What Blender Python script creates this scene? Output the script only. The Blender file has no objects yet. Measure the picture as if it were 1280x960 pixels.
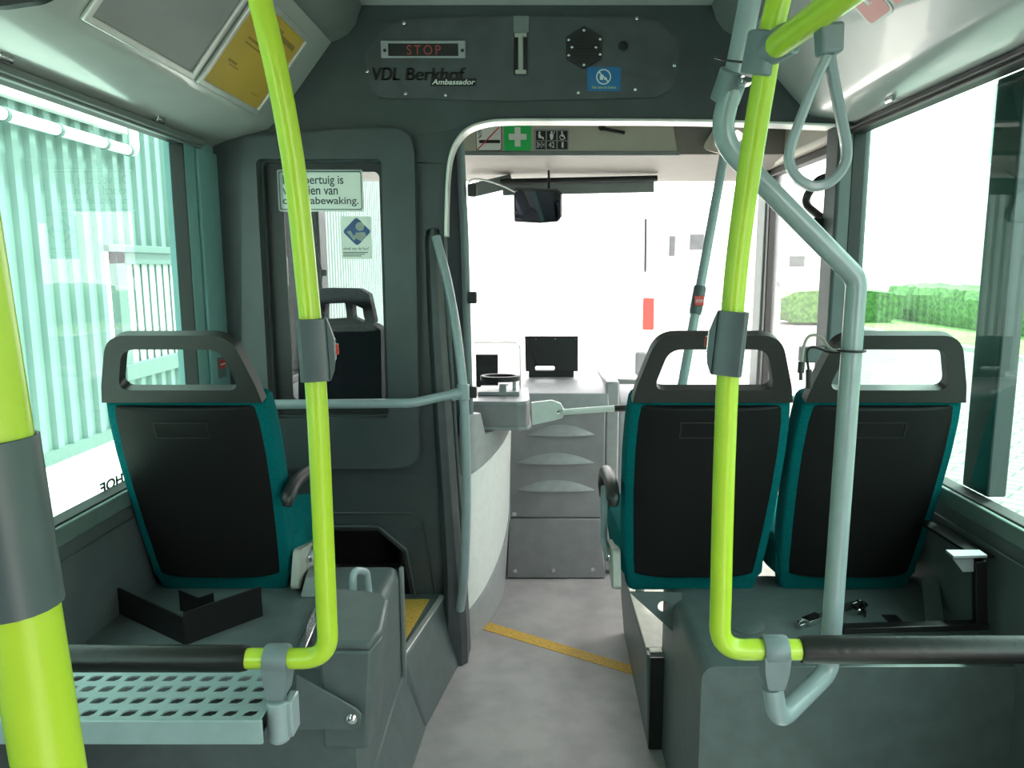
import bpy, bmesh, math, random
from mathutils import Vector, Matrix
from mathutils.geometry import tessellate_polygon
random.seed(7)
S = bpy.context.scene
COL = S.collection
R = math.radians

# ------------------------------------------------------------------ camera, sky, sun, exposure
F = 950.0
PITCH = math.atan(145 / F)
CX, CY, EYE = 670.0, 480.0, 1.5
cd = bpy.data.cameras.new('camera')
cam = bpy.data.objects.new('camera', cd)
COL.objects.link(cam)
cam.location = (0, 0, EYE)
cam.rotation_euler = (math.pi / 2 - PITCH, 0, 0)
cd.sensor_fit = 'HORIZONTAL'
cd.sensor_width = 36
cd.lens = F / 1280 * 36
cd.shift_x = -(CX - 640) / 1280
cd.clip_start = 0.02
cd.clip_end = 300
S.camera = cam

w = bpy.data.worlds.new('sky')
S.world = w
w.use_nodes = True
bg = w.node_tree.nodes['Background']
bg.inputs[0].default_value = (1.0, 0.985, 0.965, 1)
bg.inputs[1].default_value = 3.0

sd = bpy.data.lights.new('sun', 'SUN')
sun = bpy.data.objects.new('sun', sd)
COL.objects.link(sun)
sd.energy = 7.0
sd.angle = R(4)
sd.color = (1.0, 0.95, 0.86)
sun.rotation_euler = Vector((-0.37, -0.22, -1.0)).to_track_quat('-Z', 'Y').to_euler()   # from the front right

S.view_settings.view_transform = 'Standard'
S.view_settings.look = 'None'
S.view_settings.exposure = 1.3
S.view_settings.gamma = 1.0
S.view_settings.use_curve_mapping = False
S.cycles.max_bounces = 10
S.cycles.transparent_max_bounces = 24
S.cycles.caustics_reflective = False
S.cycles.caustics_refractive = False

# ------------------------------------------------------------------ measuring helpers
_c, _s = math.cos(PITCH), math.sin(PITCH)

def at(px, py, X=None, Y=None, Z=None, plane=None):
    """Point of the place seen at a pixel of the photograph, on a plane of the bus."""
    u, v = (px - CX) / F, (CY - py) / F
    d = Vector((u, _c + v * _s, -_s + v * _c))
    o = Vector((0, 0, EYE))
    if plane is not None:
        p, n = Vector(plane[0]), Vector(plane[1])
        return o + d * ((p - o).dot(n) / d.dot(n))
    t = X / d.x if X is not None else Y / d.y if Y is not None else (Z - EYE) / d.z
    return o + d * t

# ------------------------------------------------------------------ materials
MATS = {}

def mat(name, col, rough=0.5, metal=0.0, noise=0.0, scale=30.0, coat=0.0, bump=0.0, bscale=200.0, spec=0.5, col2=None):
    if name in MATS:
        return MATS[name]
    m = bpy.data.materials.new(name)
    m.use_nodes = True
    nt = m.node_tree
    b = nt.nodes['Principled BSDF']
    b.inputs['Roughness'].default_value = rough
    b.inputs['Metallic'].default_value = metal
    b.inputs['Coat Weight'].default_value = coat
    b.inputs['Specular IOR Level'].default_value = spec
    c = (*col, 1)
    tc = nt.nodes.new('ShaderNodeTexCoord')
    if noise or col2:
        n = nt.nodes.new('ShaderNodeTexNoise')
        n.inputs['Scale'].default_value = scale
        n.inputs['Detail'].default_value = 4
        nt.links.new(tc.outputs['Object'], n.inputs['Vector'])
        r = nt.nodes.new('ShaderNodeValToRGB')
        r.color_ramp.elements[0].position = 0.35
        r.color_ramp.elements[1].position = 0.65
        a = col2 if col2 else tuple(x * (1 - noise) for x in col)
        d = col if col2 else tuple(min(1, x * (1 + noise)) for x in col)
        r.color_ramp.elements[0].color = (*a, 1)
        r.color_ramp.elements[1].color = (*d, 1)
        nt.links.new(n.outputs['Fac'], r.inputs['Fac'])
        nt.links.new(r.outputs['Color'], b.inputs['Base Color'])
    else:
        b.inputs['Base Color'].default_value = c
    if bump:
        n2 = nt.nodes.new('ShaderNodeTexNoise')
        n2.inputs['Scale'].default_value = bscale
        nt.links.new(tc.outputs['Object'], n2.inputs['Vector'])
        bp = nt.nodes.new('ShaderNodeBump')
        bp.inputs['Strength'].default_value = bump
        bp.inputs['Distance'].default_value = 0.002
        nt.links.new(n2.outputs['Fac'], bp.inputs['Height'])
        nt.links.new(bp.outputs['Normal'], b.inputs['Normal'])
    MATS[name] = m
    return m

def glass(name, tint, gloss=1.0):
    """A pane: tints what shines through it and mirrors by Fresnel on its outer faces."""
    m = bpy.data.materials.new(name)
    m.use_nodes = True
    nt = m.node_tree
    nt.nodes.remove(nt.nodes['Principled BSDF'])
    out = nt.nodes['Material Output']
    tr = nt.nodes.new('ShaderNodeBsdfTransparent')
    tr.inputs[0].default_value = (*[math.sqrt(x) for x in tint], 1)
    gl = nt.nodes.new('ShaderNodeBsdfGlossy')
    gl.inputs['Roughness'].default_value = 0.0
    fr = nt.nodes.new('ShaderNodeFresnel')
    fr.inputs['IOR'].default_value = 1.5
    ge = nt.nodes.new('ShaderNodeNewGeometry')
    inv = nt.nodes.new('ShaderNodeMath')
    inv.operation = 'SUBTRACT'
    inv.inputs[0].default_value = gloss
    nt.links.new(ge.outputs['Backfacing'], inv.inputs[1])
    inv.use_clamp = True
    mu = nt.nodes.new('ShaderNodeMath')
    mu.operation = 'MULTIPLY'
    nt.links.new(fr.outputs[0], mu.inputs[0])
    nt.links.new(inv.outputs[0], mu.inputs[1])
    mx = nt.nodes.new('ShaderNodeMixShader')
    nt.links.new(mu.outputs[0], mx.inputs[0])
    nt.links.new(tr.outputs[0], mx.inputs[1])
    nt.links.new(gl.outputs[0], mx.inputs[2])
    nt.links.new(mx.outputs[0], out.inputs[0])
    MATS[name] = m
    return m

M_BULK = mat('bulkhead_plastic', (0.045, 0.057, 0.061), 0.38, noise=0.08, scale=9)
M_HEAD = mat('header_plate', (0.058, 0.066, 0.073), 0.42, noise=0.12, scale=14)
M_WALL = mat('side_panel', (0.07, 0.085, 0.088), 0.5, noise=0.08, scale=12)
M_PIL = mat('pillar_lining', (0.19, 0.36, 0.36), 0.45, noise=0.05, scale=12)
M_VAL = mat('valance_panel', (0.44, 0.45, 0.44), 0.22, coat=0.6, noise=0.04, scale=6)
M_CEIL = mat('ceiling_panel', (0.40, 0.41, 0.40), 0.6, noise=0.05, scale=20)
M_DUCT = mat('duct_plastic', (0.16, 0.18, 0.18), 0.4, noise=0.05)
M_POD = mat('wheel_box_vinyl', (0.090, 0.112, 0.115), 0.4, noise=0.1, scale=18)
M_FLOOR = mat('floor_vinyl', (0.41, 0.38, 0.385), 0.42, noise=0.14, scale=7, bump=0.25, bscale=500)
M_YMARK = mat('yellow_floor_tape', (0.62, 0.37, 0.07), 0.6, noise=0.2, scale=160)
M_SHELL = mat('seat_shell_black', (0.005, 0.005, 0.0055), 0.6, bump=0.2, bscale=700, spec=0.2)
M_GRAB = mat('seat_grab_black', (0.010, 0.0105, 0.0105), 0.45, bump=0.15, bscale=600)
M_FAB = mat('teal_moquette', (0.0, 0.155, 0.165), 0.95, col2=(0.0, 0.075, 0.085), scale=420, bump=0.8, bscale=900, spec=0.1)
M_SEATGREY = mat('seat_cover_grey', (0.36, 0.36, 0.33), 0.5, noise=0.05)
M_LIME = mat('lime_paint', (0.46, 0.64, 0.04), 0.27, noise=0.02, scale=15)
M_TUBE = mat('grey_tube_paint', (0.27, 0.33, 0.35), 0.28, coat=0.3, noise=0.04)
M_CLAMP = mat('clamp_plastic', (0.16, 0.20, 0.22), 0.4, noise=0.05)
M_STOPBOX = mat('stop_housing', (0.07, 0.092, 0.10), 0.35, noise=0.05)
M_FOAM = mat('black_sleeve', (0.004, 0.0045, 0.0045), 0.38, bump=0.3, bscale=80)
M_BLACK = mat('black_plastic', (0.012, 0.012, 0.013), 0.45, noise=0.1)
M_RUB = mat('black_rubber', (0.008, 0.009, 0.009), 0.6, noise=0.1)
M_BMET = mat('black_metal', (0.006, 0.006, 0.007), 0.4, noise=0.15, scale=40, spec=0.3)
M_ALU = mat('aluminium', (0.68, 0.68, 0.66), 0.32, 0.55, noise=0.05)
M_CHROME = mat('chrome', (0.75, 0.76, 0.76), 0.15, 1.0, noise=0.02)
M_TRAY = mat('tray_metal', (0.28, 0.38, 0.39), 0.35, 0.1, noise=0.05)
M_BEIGE = mat('beige_panel', (0.40, 0.375, 0.32), 0.5, noise=0.04, scale=8)
M_LIP = mat('header_lip', (0.165, 0.152, 0.135), 0.5, noise=0.04, scale=8)
M_SUNTOP = mat('painted_sun_vinyl', (0.78, 0.74, 0.64), 0.5, noise=0.05)  # pale colour stands in for door sunlight on the ledge and platform top
M_WHITE = mat('white_laminate', (0.74, 0.75, 0.74), 0.35, noise=0.03)
M_DASH = mat('dash_grey', (0.25, 0.245, 0.262), 0.42, noise=0.08, scale=14)
M_DASHL = mat('dash_light_grey', (0.30, 0.31, 0.33), 0.4, noise=0.05)
M_CAB = mat('cab_grey', (0.31, 0.32, 0.33), 0.38, noise=0.05)
M_RED = mat('stop_red', (0.55, 0.03, 0.02), 0.35, noise=0.05)
M_LED = mat('dark_red_led', (0.36, 0.06, 0.05), 0.5, noise=0.05)
M_SIGNP = mat('sign_pale', (0.80, 0.88, 0.83), 0.4, noise=0.02)
_nt = M_SIGNP.node_tree
_tl = _nt.nodes.new('ShaderNodeBsdfTranslucent')
_tl.inputs[0].default_value = (0.85, 0.93, 0.88, 1)
_mx = _nt.nodes.new('ShaderNodeMixShader')
_mx.inputs[0].default_value = 0.6
_nt.links.new(_nt.nodes['Principled BSDF'].outputs[0], _mx.inputs[1])
_nt.links.new(_tl.outputs[0], _mx.inputs[2])
_nt.links.new(_mx.outputs[0], _nt.nodes['Material Output'].inputs[0])
M_SIGNW = mat('sign_white', (0.72, 0.73, 0.72), 0.4, noise=0.02)
M_INK = mat('ink_dark_green', (0.01, 0.05, 0.06), 0.5, noise=0.05)
M_INKB = mat('ink_black', (0.004, 0.004, 0.005), 0.5, noise=0.05)
M_BLUE = mat('sign_blue', (0.01, 0.13, 0.33), 0.4, noise=0.03)
M_NAVY = mat('pictogram_blue', (0.015, 0.07, 0.22), 0.4, noise=0.03)
M_GREEN = mat('sign_green', (0.02, 0.47, 0.11), 0.4, noise=0.03)
M_REDS = mat('sign_red', (0.62, 0.03, 0.05), 0.4, noise=0.03)
M_PINK = mat('sign_faded_red', (0.72, 0.25, 0.24), 0.4, noise=0.03)
M_YEL = mat('poster_yellow', (0.58, 0.38, 0.055), 0.45, noise=0.08, scale=4)
M_YINK = mat('poster_faint_ink', (0.30, 0.19, 0.04), 0.5, noise=0.1)
M_GPOST = mat('poster_grey', (0.27, 0.27, 0.28), 0.35, noise=0.05, scale=4)
M_LGREEN = mat('sign_yellow_text', (0.55, 0.62, 0.12), 0.4, noise=0.03)
M_MIRROR = mat('mirror_glass', (0.8, 0.82, 0.85), 0.03, 1.0, noise=0.01)
M_CABSEAT = mat('cab_seat_cloth', (0.016, 0.019, 0.027), 0.9, noise=0.3, scale=200)
M_BELT = mat('belt_webbing', (0.012, 0.012, 0.012), 0.8, noise=0.2, scale=300)
M_LAMPW = mat('lamp_diffuser', (0.85, 0.86, 0.86), 0.2, noise=0.01)
_b = M_LAMPW.node_tree.nodes['Principled BSDF']
_b.inputs['Emission Color'].default_value = (1, 1, 1, 1)
_b.inputs['Emission Strength'].default_value = 0.8
M_CLADD = mat('grey_cladding', (0.155, 0.23, 0.21), 0.45, noise=0.06, scale=2)
M_CLADT = mat('cladding_trim', (0.11, 0.16, 0.15), 0.45, noise=0.06)
M_PIPE = mat('white_pipe', (0.75, 0.75, 0.73), 0.4, noise=0.04)
M_WALLW = mat('white_render', (0.6, 0.6, 0.585), 0.7, noise=0.03)
M_DIM = mat('dark_window', (0.06, 0.066, 0.07), 0.5, noise=0.2, scale=2)
M_HEDGE = mat('hedge_leaf', (0.10, 0.22, 0.05), 0.8, col2=(0.03, 0.09, 0.02), scale=9)
M_GRASS = mat('verge_grass', (0.20, 0.34, 0.09), 0.9, col2=(0.10, 0.20, 0.05), scale=5)
M_KERB = mat('kerb_concrete', (0.40, 0.40, 0.38), 0.8, noise=0.1)
M_CONC = mat('yard_concrete', (0.62, 0.62, 0.60), 0.85, noise=0.06, scale=3)
M_VANW = mat('van_paint', (0.80, 0.80, 0.80), 0.3, noise=0.02)
M_TEAL = glass('tinted_glass', (0.50, 0.76, 0.68), 1.0)
M_CLEAR = glass('clear_glass', (0.95, 0.95, 0.945), 0.5)
M_CABGL = glass('cab_screen_glass', (0.72, 0.76, 0.76), 0.35)

def paving():
    m = bpy.data.materials.new('brick_paving')
    m.use_nodes = True
    nt = m.node_tree
    b = nt.nodes['Principled BSDF']
    b.inputs['Roughness'].default_value = 0.85
    tc = nt.nodes.new('ShaderNodeTexCoord')
    mp = nt.nodes.new('ShaderNodeMapping')
    mp.inputs['Rotation'].default_value = (0, 0, R(45))
    br = nt.nodes.new('ShaderNodeTexBrick')
    br.inputs['Scale'].default_value = 1.0
    br.inputs['Color1'].default_value = (0.19, 0.185, 0.175, 1)
    br.inputs['Color2'].default_value = (0.15, 0.15, 0.145, 1)
    br.inputs['Mortar'].default_value = (0.07, 0.08, 0.065, 1)
    br.inputs['Mortar Size'].default_value = 0.012
    br.inputs['Brick Width'].default_value = 0.3
    br.inputs['Row Height'].default_value = 0.15
    nt.links.new(tc.outputs['Object'], mp.inputs[0])
    nt.links.new(mp.outputs[0], br.inputs['Vector'])
    nt.links.new(br.outputs['Color'], b.inputs['Base Color'])
    return m
M_PAVE = paving()

# ------------------------------------------------------------------ mesh helpers
def V(*a):
    return Vector(a)

def fillet(pts, rad, n=6):
    """Polyline with its corners rounded to a radius."""
    pts = [Vector(p) for p in pts]
    out = [pts[0]]
    for i in range(1, len(pts) - 1):
        a, b, c = pts[i - 1], pts[i], pts[i + 1]
        d1, d2 = (a - b), (c - b)
        l1, l2 = d1.length, d2.length
        d1 /= l1
        d2 /= l2
        ang = d1.angle(d2)
        r = rad[i - 1] if isinstance(rad, (list, tuple)) else rad
        t = min(r / max(math.tan(ang / 2), 1e-4), l1 * 0.49, l2 * 0.49)
        p1, p2 = b + d1 * t, b + d2 * t
        for k in range(n + 1):
            f = k / n
            out.append(p1 * (1 - f) ** 2 + b * 2 * f * (1 - f) + p2 * f * f)
    out.append(pts[-1])
    return out

def smooth(pts, n=8):
    """Catmull-Rom through points."""
    p = [Vector(q) for q in pts]
    p = [p[0] * 2 - p[1]] + p + [p[-1] * 2 - p[-2]]
    out = []
    for i in range(1, len(p) - 2):
        for k in range(n):
            t = k / n
            a, b, c, d = p[i - 1], p[i], p[i + 1], p[i + 2]
            out.append(0.5 * (2 * b + (c - a) * t + (2 * a - 5 * b + 4 * c - d) * t * t + (3 * b - a - 3 * c + d) * t ** 3))
    out.append(p[-2])
    return out

def rrect(x0, x1, z0, z1, r, n=6):
    rs = r if isinstance(r, (list, tuple)) else [r] * 4     # bl, br, tr, tl
    out = []
    for (cx, cz, a0, q) in ((x0 + rs[0], z0 + rs[0], 180, rs[0]), (x1 - rs[1], z0 + rs[1], 270, rs[1]),
                            (x1 - rs[2], z1 - rs[2], 0, rs[2]), (x0 + rs[3], z1 - rs[3], 90, rs[3])):
        for k in range(n + 1):
            a = R(a0 + 90 * k / n)
            out.append((cx + q * math.cos(a), cz + q * math.sin(a)))
    return out

def circ(cx, cz, r, n=20, a0=0):
    return [(cx + r * math.cos(R(a0) + 2 * math.pi * k / n), cz + r * math.sin(R(a0) + 2 * math.pi * k / n)) for k in range(n)]

class MB:
    """Collects shapes; build() links them as one mesh object."""
    def __init__(self):
        self.v, self.f = [], []

    def add(self, vs, fs):
        b = len(self.v)
        self.v += [Vector(p) for p in vs]
        self.f += [tuple(b + i for i in q) for q in fs]
        return self

    def box(self, x0, x1, y0, y1, z0, z1):
        vs = [(x, y, z) for z in (z0, z1) for y in (y0, y1) for x in (x0, x1)]
        return self.add(vs, [(0, 2, 3, 1), (4, 5, 7, 6), (0, 1, 5, 4), (2, 6, 7, 3), (0, 4, 6, 2), (1, 3, 7, 5)])

    def hexa(self, bot, top):
        vs = list(bot) + list(top)
        return self.add(vs, [(3, 2, 1, 0), (4, 5, 6, 7), (0, 1, 5, 4), (1, 2, 6, 5), (2, 3, 7, 6), (3, 0, 4, 7)])

    def bar(self, a, b, wd, th, up=(0, 0, 1)):
        """Rectangular bar from a to b: wd across, th along up."""
        a, b = Vector(a), Vector(b)
        d = (b - a).normalized()
        s = d.cross(Vector(up))
        s = s.normalized() if s.length > 1e-5 else V(1, 0, 0)
        u = s.cross(d).normalized()
        s, u = s * wd / 2, u * th / 2
        return self.hexa([a - s - u, a + s - u, a + s + u, a - s + u], [b - s - u, b + s - u, b + s + u, b - s + u])

    def tube(self, path, r, seg=16, caps=True, closed=False):
        path = [Vector(p) for p in path]
        n = len(path)
        rs = r if isinstance(r, (list, tuple)) else [r] * n
        vs, fs = [], []
        t = (path[1] - path[0]).normalized()
        u = t.orthogonal().normalized()
        for i in range(n):
            if closed:
                t2 = (path[(i + 1) % n] - path[i - 1]).normalized()
            else:
                t2 = (path[min(i + 1, n - 1)] - path[max(i - 1, 0)]).normalized()
            u = (u - t2 * u.dot(t2)).normalized()
            wv = t2.cross(u)
            for k in range(seg):
                a = 2 * math.pi * k / seg
                vs.append(path[i] + (u * math.cos(a) + wv * math.sin(a)) * rs[i])
        m = n if closed else n - 1
        for i in range(m):
            j = (i + 1) % n
            for k in range(seg):
                l = (k + 1) % seg
                fs.append((i * seg + k, i * seg + l, j * seg + l, j * seg + k))
        if caps and not closed:
            fs.append(tuple(range(seg - 1, -1, -1)))
            fs.append(tuple((n - 1) * seg + k for k in range(seg)))
        return self.add(vs, fs)

    def ribbon(self, path, across, wd, th, closed=False):
        """Flat band along a path, wd wide along 'across'."""
        path = [Vector(p) for p in path]
        n = len(path)
        across = Vector(across).normalized()
        vs, fs = [], []
        for i in range(n):
            a = path[i - 1] if (closed or i > 0) else path[0]
            b = path[(i + 1) % n] if (closed or i < n - 1) else path[-1]
            t = (b - a).normalized()
            ac = (across - t * across.dot(t)).normalized()
            nn = t.cross(ac)
            for sa, sn in ((-1, -1), (1, -1), (1, 1), (-1, 1)):
                vs.append(path[i] + ac * sa * wd / 2 + nn * sn * th / 2)
        for i in range(n if closed else n - 1):
            j = (i + 1) % n
            for k in range(4):
                l = (k + 1) % 4
                fs.append((i * 4 + k, i * 4 + l, j * 4 + l, j * 4 + k))
        if not closed:
            fs += [(3, 2, 1, 0), tuple((n - 1) * 4 + k for k in range(4))]
        return self.add(vs, fs)

    def plate(self, outer, holes=(), th=0.01, o=(0, 0, 0), ex=(1, 0, 0), ey=(0, 0, 1), en=None):
        """2-D outline (with holes) in the frame o, ex, ey, thickened by th along en (default ex x ey = toward the viewer for x,z)."""
        o, ex, ey = Vector(o), Vector(ex), Vector(ey)
        en = ex.cross(ey).normalized() if en is None else Vector(en)
        loops = [list(outer)] + [list(h) for h in holes]
        flat = [p for l in loops for p in l]
        tris = tessellate_polygon([[Vector((p[0], p[1], 0)) for p in l] for l in loops])
        n = len(flat)
        P3 = [o + ex * p[0] + ey * p[1] for p in flat]
        vs = P3 + [p + en * th for p in P3]
        fs = []
        flip = ex.cross(ey).dot(en) < 0
        for t in tris:
            a, b, c = [flat[i] for i in t]
            ccw = (b[0] - a[0]) * (c[1] - a[1]) - (b[1] - a[1]) * (c[0] - a[0]) > 0
            t = tuple(t) if ccw != flip else tuple(reversed(t))
            fs.append(tuple(n + i for i in t))
            fs.append(tuple(reversed(t)))
        k0 = 0
        for li, l in enumerate(loops):
            m = len(l)
            area = sum(l[i][0] * l[(i + 1) % m][1] - l[(i + 1) % m][0] * l[i][1] for i in range(m))
            fw = (area > 0) == (li == 0)
            if flip:
                fw = not fw
            for i in range(m):
                a, b = k0 + i, k0 + (i + 1) % m
                fs.append((a, b, n + b, n + a) if fw else (b, a, n + a, n + b))
            k0 += m
        return self.add(vs, fs)

    def lathe(self, prof, o, axis=(0, 0, 1), seg=20):
        """prof: (radius, height) pairs along axis from o."""
        o, ax = Vector(o), Vector(axis).normalized()
        u = ax.orthogonal().normalized()
        wv = ax.cross(u)
        vs, fs = [], []
        for r, h in prof:
            for k in range(seg):
                a = 2 * math.pi * k / seg
                vs.append(o + ax * h + (u * math.cos(a) + wv * math.sin(a)) * max(r, 1e-5))
        for i in range(len(prof) - 1):
            for k in range(seg):
                l = (k + 1) % seg
                fs.append((i * seg + k, i * seg + l, (i + 1) * seg + l, (i + 1) * seg + k))
        fs.append(tuple(range(seg - 1, -1, -1)))
        fs.append(tuple((len(prof) - 1) * seg + k for k in range(seg)))
        return self.add(vs, fs)

    def loft(self, rings, closed=True, caps=True):
        n, m = len(rings), len(rings[0])
        vs = [p for r in rings for p in r]
        fs = []
        for i in range(n - 1):
            for k in range(m if closed else m - 1):
                l = (k + 1) % m
                fs.append((i * m + k, i * m + l, (i + 1) * m + l, (i + 1) * m + k))
        if caps:
            fs += [tuple(range(m - 1, -1, -1)), tuple((n - 1) * m + k for k in range(m))]
        return self.add(vs, fs)

    def build(self, name, m, parent=None, bevel=0.0, seg=2, ang=35, sub=0, origin=None):
        me = bpy.data.meshes.new(name)
        off = Vector((0, 0, 0))
        if parent is not None:
            q = parent
            while q is not None:
                off += q.location
                q = q.parent
        loc = Vector((0, 0, 0))
        if parent is None:
            if origin is not None:
                loc = Vector(origin)
            elif self.v:
                loc = V(sum(p.x for p in self.v) / len(self.v), sum(p.y for p in self.v) / len(self.v), min(p.z for p in self.v))
        me.from_pydata([tuple(p - off - loc) for p in self.v], [], self.f)
        bm = bmesh.new()
        bm.from_mesh(me)
        bmesh.ops.recalc_face_normals(bm, faces=bm.faces)
        bm.to_mesh(me)
        bm.free()
        me.materials.append(m)
        for p in me.polygons:
            p.use_smooth = True
        me.set_sharp_from_angle(angle=R(ang))
        o = bpy.data.objects.new(name, me)
        COL.objects.link(o)
        o.location = loc
        o.parent = parent
        if bevel:
            b = o.modifiers.new('bevel', 'BEVEL')
            b.width = bevel
            b.segments = seg
            b.limit_method = 'ANGLE'
            b.angle_limit = R(40)
            b.harden_normals = False
        if sub:
            s = o.modifiers.new('sub', 'SUBSURF')
            s.levels = s.render_levels = sub
        return o

def tag(o, label, cat, group=None, kind=None):
    o['label'] = label
    o['category'] = cat
    if group:
        o['group'] = group
    if kind:
        o['kind'] = kind
    return o

def thing(name, loc, label, cat, group=None, kind=None):
    o = bpy.data.objects.new(name, None)
    o.empty_display_size = 0.05
    COL.objects.link(o)
    o.location = loc
    return tag(o, label, cat, group, kind)

def text_mesh(body, o, ex, ey, width, height, bold=0.0, shear=0.0, lift=0.0006, mirror=False, space=1.0):
    """Lettering as mesh data fitted to a width and height, lower left corner at o."""
    cu = bpy.data.curves.new('lettering', 'FONT')
    cu.body = body
    cu.size = 1
    cu.offset = bold
    cu.shear = shear
    cu.extrude = 0.01
    cu.space_character = space
    ob = bpy.data.objects.new('lettering', cu)
    COL.objects.link(ob)
    dg = bpy.context.evaluated_depsgraph_get()
    me = bpy.data.meshes.new_from_object(ob.evaluated_get(dg))
    bpy.data.objects.remove(ob)
    xs = [v.co.x for v in me.vertices]
    ys = [v.co.y for v in me.vertices]
    x0, x1, y0, y1 = min(xs), max(xs), min(ys), max(ys)
    ex, ey, o = Vector(ex).normalized(), Vector(ey).normalized(), Vector(o)
    en = ex.cross(ey)
    b = MB()
    b.v = [o + ex * ((v.co.x - x0) / (x1 - x0) * width) + ey * ((v.co.y - y0) / (y1 - y0) * height) + en * (lift if v.co.z > 0 else -0.0002) for v in me.vertices]
    b.f = [tuple(p.vertices) for p in me.polygons]
    bpy.data.meshes.remove(me)
    return b

X1 = V(1, 0, 0)
Y1 = V(0, 1, 0)
Z1 = V(0, 0, 1)
WX = 1.15              # half width of the saloon
BY = 2.80              # bulkhead
REAR = -2.6

# ================================================================== THE SETTING
tag(MB().box(-1.2, 1.2, REAR, 4.3, -0.06, 0).build('floor', M_FLOOR), 'grey speckled vinyl floor of the bus aisle', 'floor', kind='structure')
tag(MB().plate([(-0.62, 2.40), (0.62, 2.40), (0.62, 2.46), (-0.62, 2.46)], th=BY - REAR + 0.2, o=(0, BY + 0.05, 0)).build('ceiling', M_CEIL),
    'pale green grey saloon ceiling above the header', 'ceiling', kind='structure')
tag(MB().box(-1.25, 1.25, REAR - 0.05, REAR, 0, 2.5).build('wall_rear', M_WALL), 'rear end wall behind the viewer', 'wall', kind='structure')

# the two side walls below the windows, with the pillar strips in front
def side_wall(name, sx, zs, zt, y_front, label, y_rear=REAR):
    b = MB()
    x0, x1 = sx * WX, sx * (WX + 0.07)
    b.box(min(x0, x1), max(x0, x1), y_rear, y_front, 0, zs - 0.03)
    b.box(min(x0, x1), max(x0, x1), REAR, y_front, zt + 0.03, 2.5)
    if y_rear > REAR:
        b.box(min(x0, x1), max(x0, x1), REAR, REAR + .4, 0, zt + .03)
    # ribs moulded into the wall lining
    xi = sx * (WX - 0.006)
    b.box(min(xi, x0), max(xi, x0), y_rear, y_front, zs - 0.34, zs - 0.09)
    o = b.build(name, M_WALL, bevel=0.004)
    return tag(o, label, 'wall', kind='structure')
def wall_pillar(name, sx, y0, label):
    x0, x1 = sorted((sx * WX, sx * (WX + 0.07)))
    b = MB().box(x0, x1, y0, BY + 0.08, 0, 2.5)
    if sx < 0:
        b.box(-WX, -WX + 0.012, y0 + 0.075, BY + 0.01, 0.6, 1.90)
    return tag(b.build(name, M_PIL, bevel=0.004), label, 'pillar', kind='structure')
LS, LT, LF = 0.89, 1.905, 2.57
RS, RT, RF = 0.897, 1.985, 2.86
side_wall('wall_left', -1, LS, LT, LF, 'dark green grey wall lining under the left window')
side_wall('wall_right', 1, RS, RT, RF, 'dark green grey wall lining under the right window', y_rear=-0.35)
wall_pillar('wall_pillar', -1, LF, 'green grey pillar lining between left window and bulkhead')

def sill(name, sx, zs, y1, label, y_rear=REAR):
    b = MB()
    x = sx * WX
    b.plate([(0.02, 0), (-0.010, 0.0), (-0.010, -0.018), (-0.004, -0.05), (0.02, -0.05)], th=y1 - y_rear, o=(x, y_rear, zs), ex=(sx, 0, 0), en=(0, 1, 0))
    return tag(b.build(name, M_CLADT, bevel=0.004), label, 'trim', kind='structure')
sill('trim_1', -1, LS - 0.005, LF, 'grey sill ledge under the left window')
sill('trim_2', 1, RS - 0.005, RF, 'grey sill ledge under the right window', -0.35)

# bonded side windows
def window(name, sx, zs, zt, y1, label, y_rear=REAR):
    t = thing(name, (sx * WX, 0, zs), label, 'window', kind='structure')
    x = sx * (WX + 0.04)
    MB().box(min(x, x + sx * .005), max(x, x + sx * .005), y_rear, y1, zs - 0.03, zt + 0.03).build('pane', M_TEAL, t)
    g = MB()
    xa, xb = sorted((sx * (WX + 0.001), sx * (WX + 0.05)))
    g.box(xa, xb, y_rear, y1, zt, zt + 0.03)
    g.box(xa, xb, y_rear, y1, zs - 0.03, zs)
    g.box(xa, xb, y1 - 0.022, y1, zs, zt)
    g.build('gasket', M_RUB, t, bevel=0.004)
    return t
win_l = window('window_1', -1, LS, LT, LF + 0.02, 'green tinted side window beside the single seat, metal shed outside')
win_r = window('window_2', 1, RS, RT, RF + 0.02, 'green tinted side window beside the double seat, brick paving outside', -0.35)
ya, yb = at(1222, 500, X=WX).y, at(1190, 500, X=WX).y
MB().box(WX + 0.047, WX + 0.10, ya, yb, RS, RT).build('window_pillar', M_BULK, win_r, bevel=0.006)
# mirrored lettering on the outside of the left pane: reads from outside
pa, pb = at(126, 618, X=-WX - 0.047), at(150, 604, X=-WX - 0.047)
tw = (pb.y - pa.y) * 7 / 2.75
text_mesh('BERKHOF', V(-WX - 0.0465, pa.y + tw, pa.z), -Y1, Z1, tw, 0.030, bold=0.03).build('lettering', M_INKB, win_l)['label'] = 'black lettering reading BERKHOF, mirrored from inside'

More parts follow.
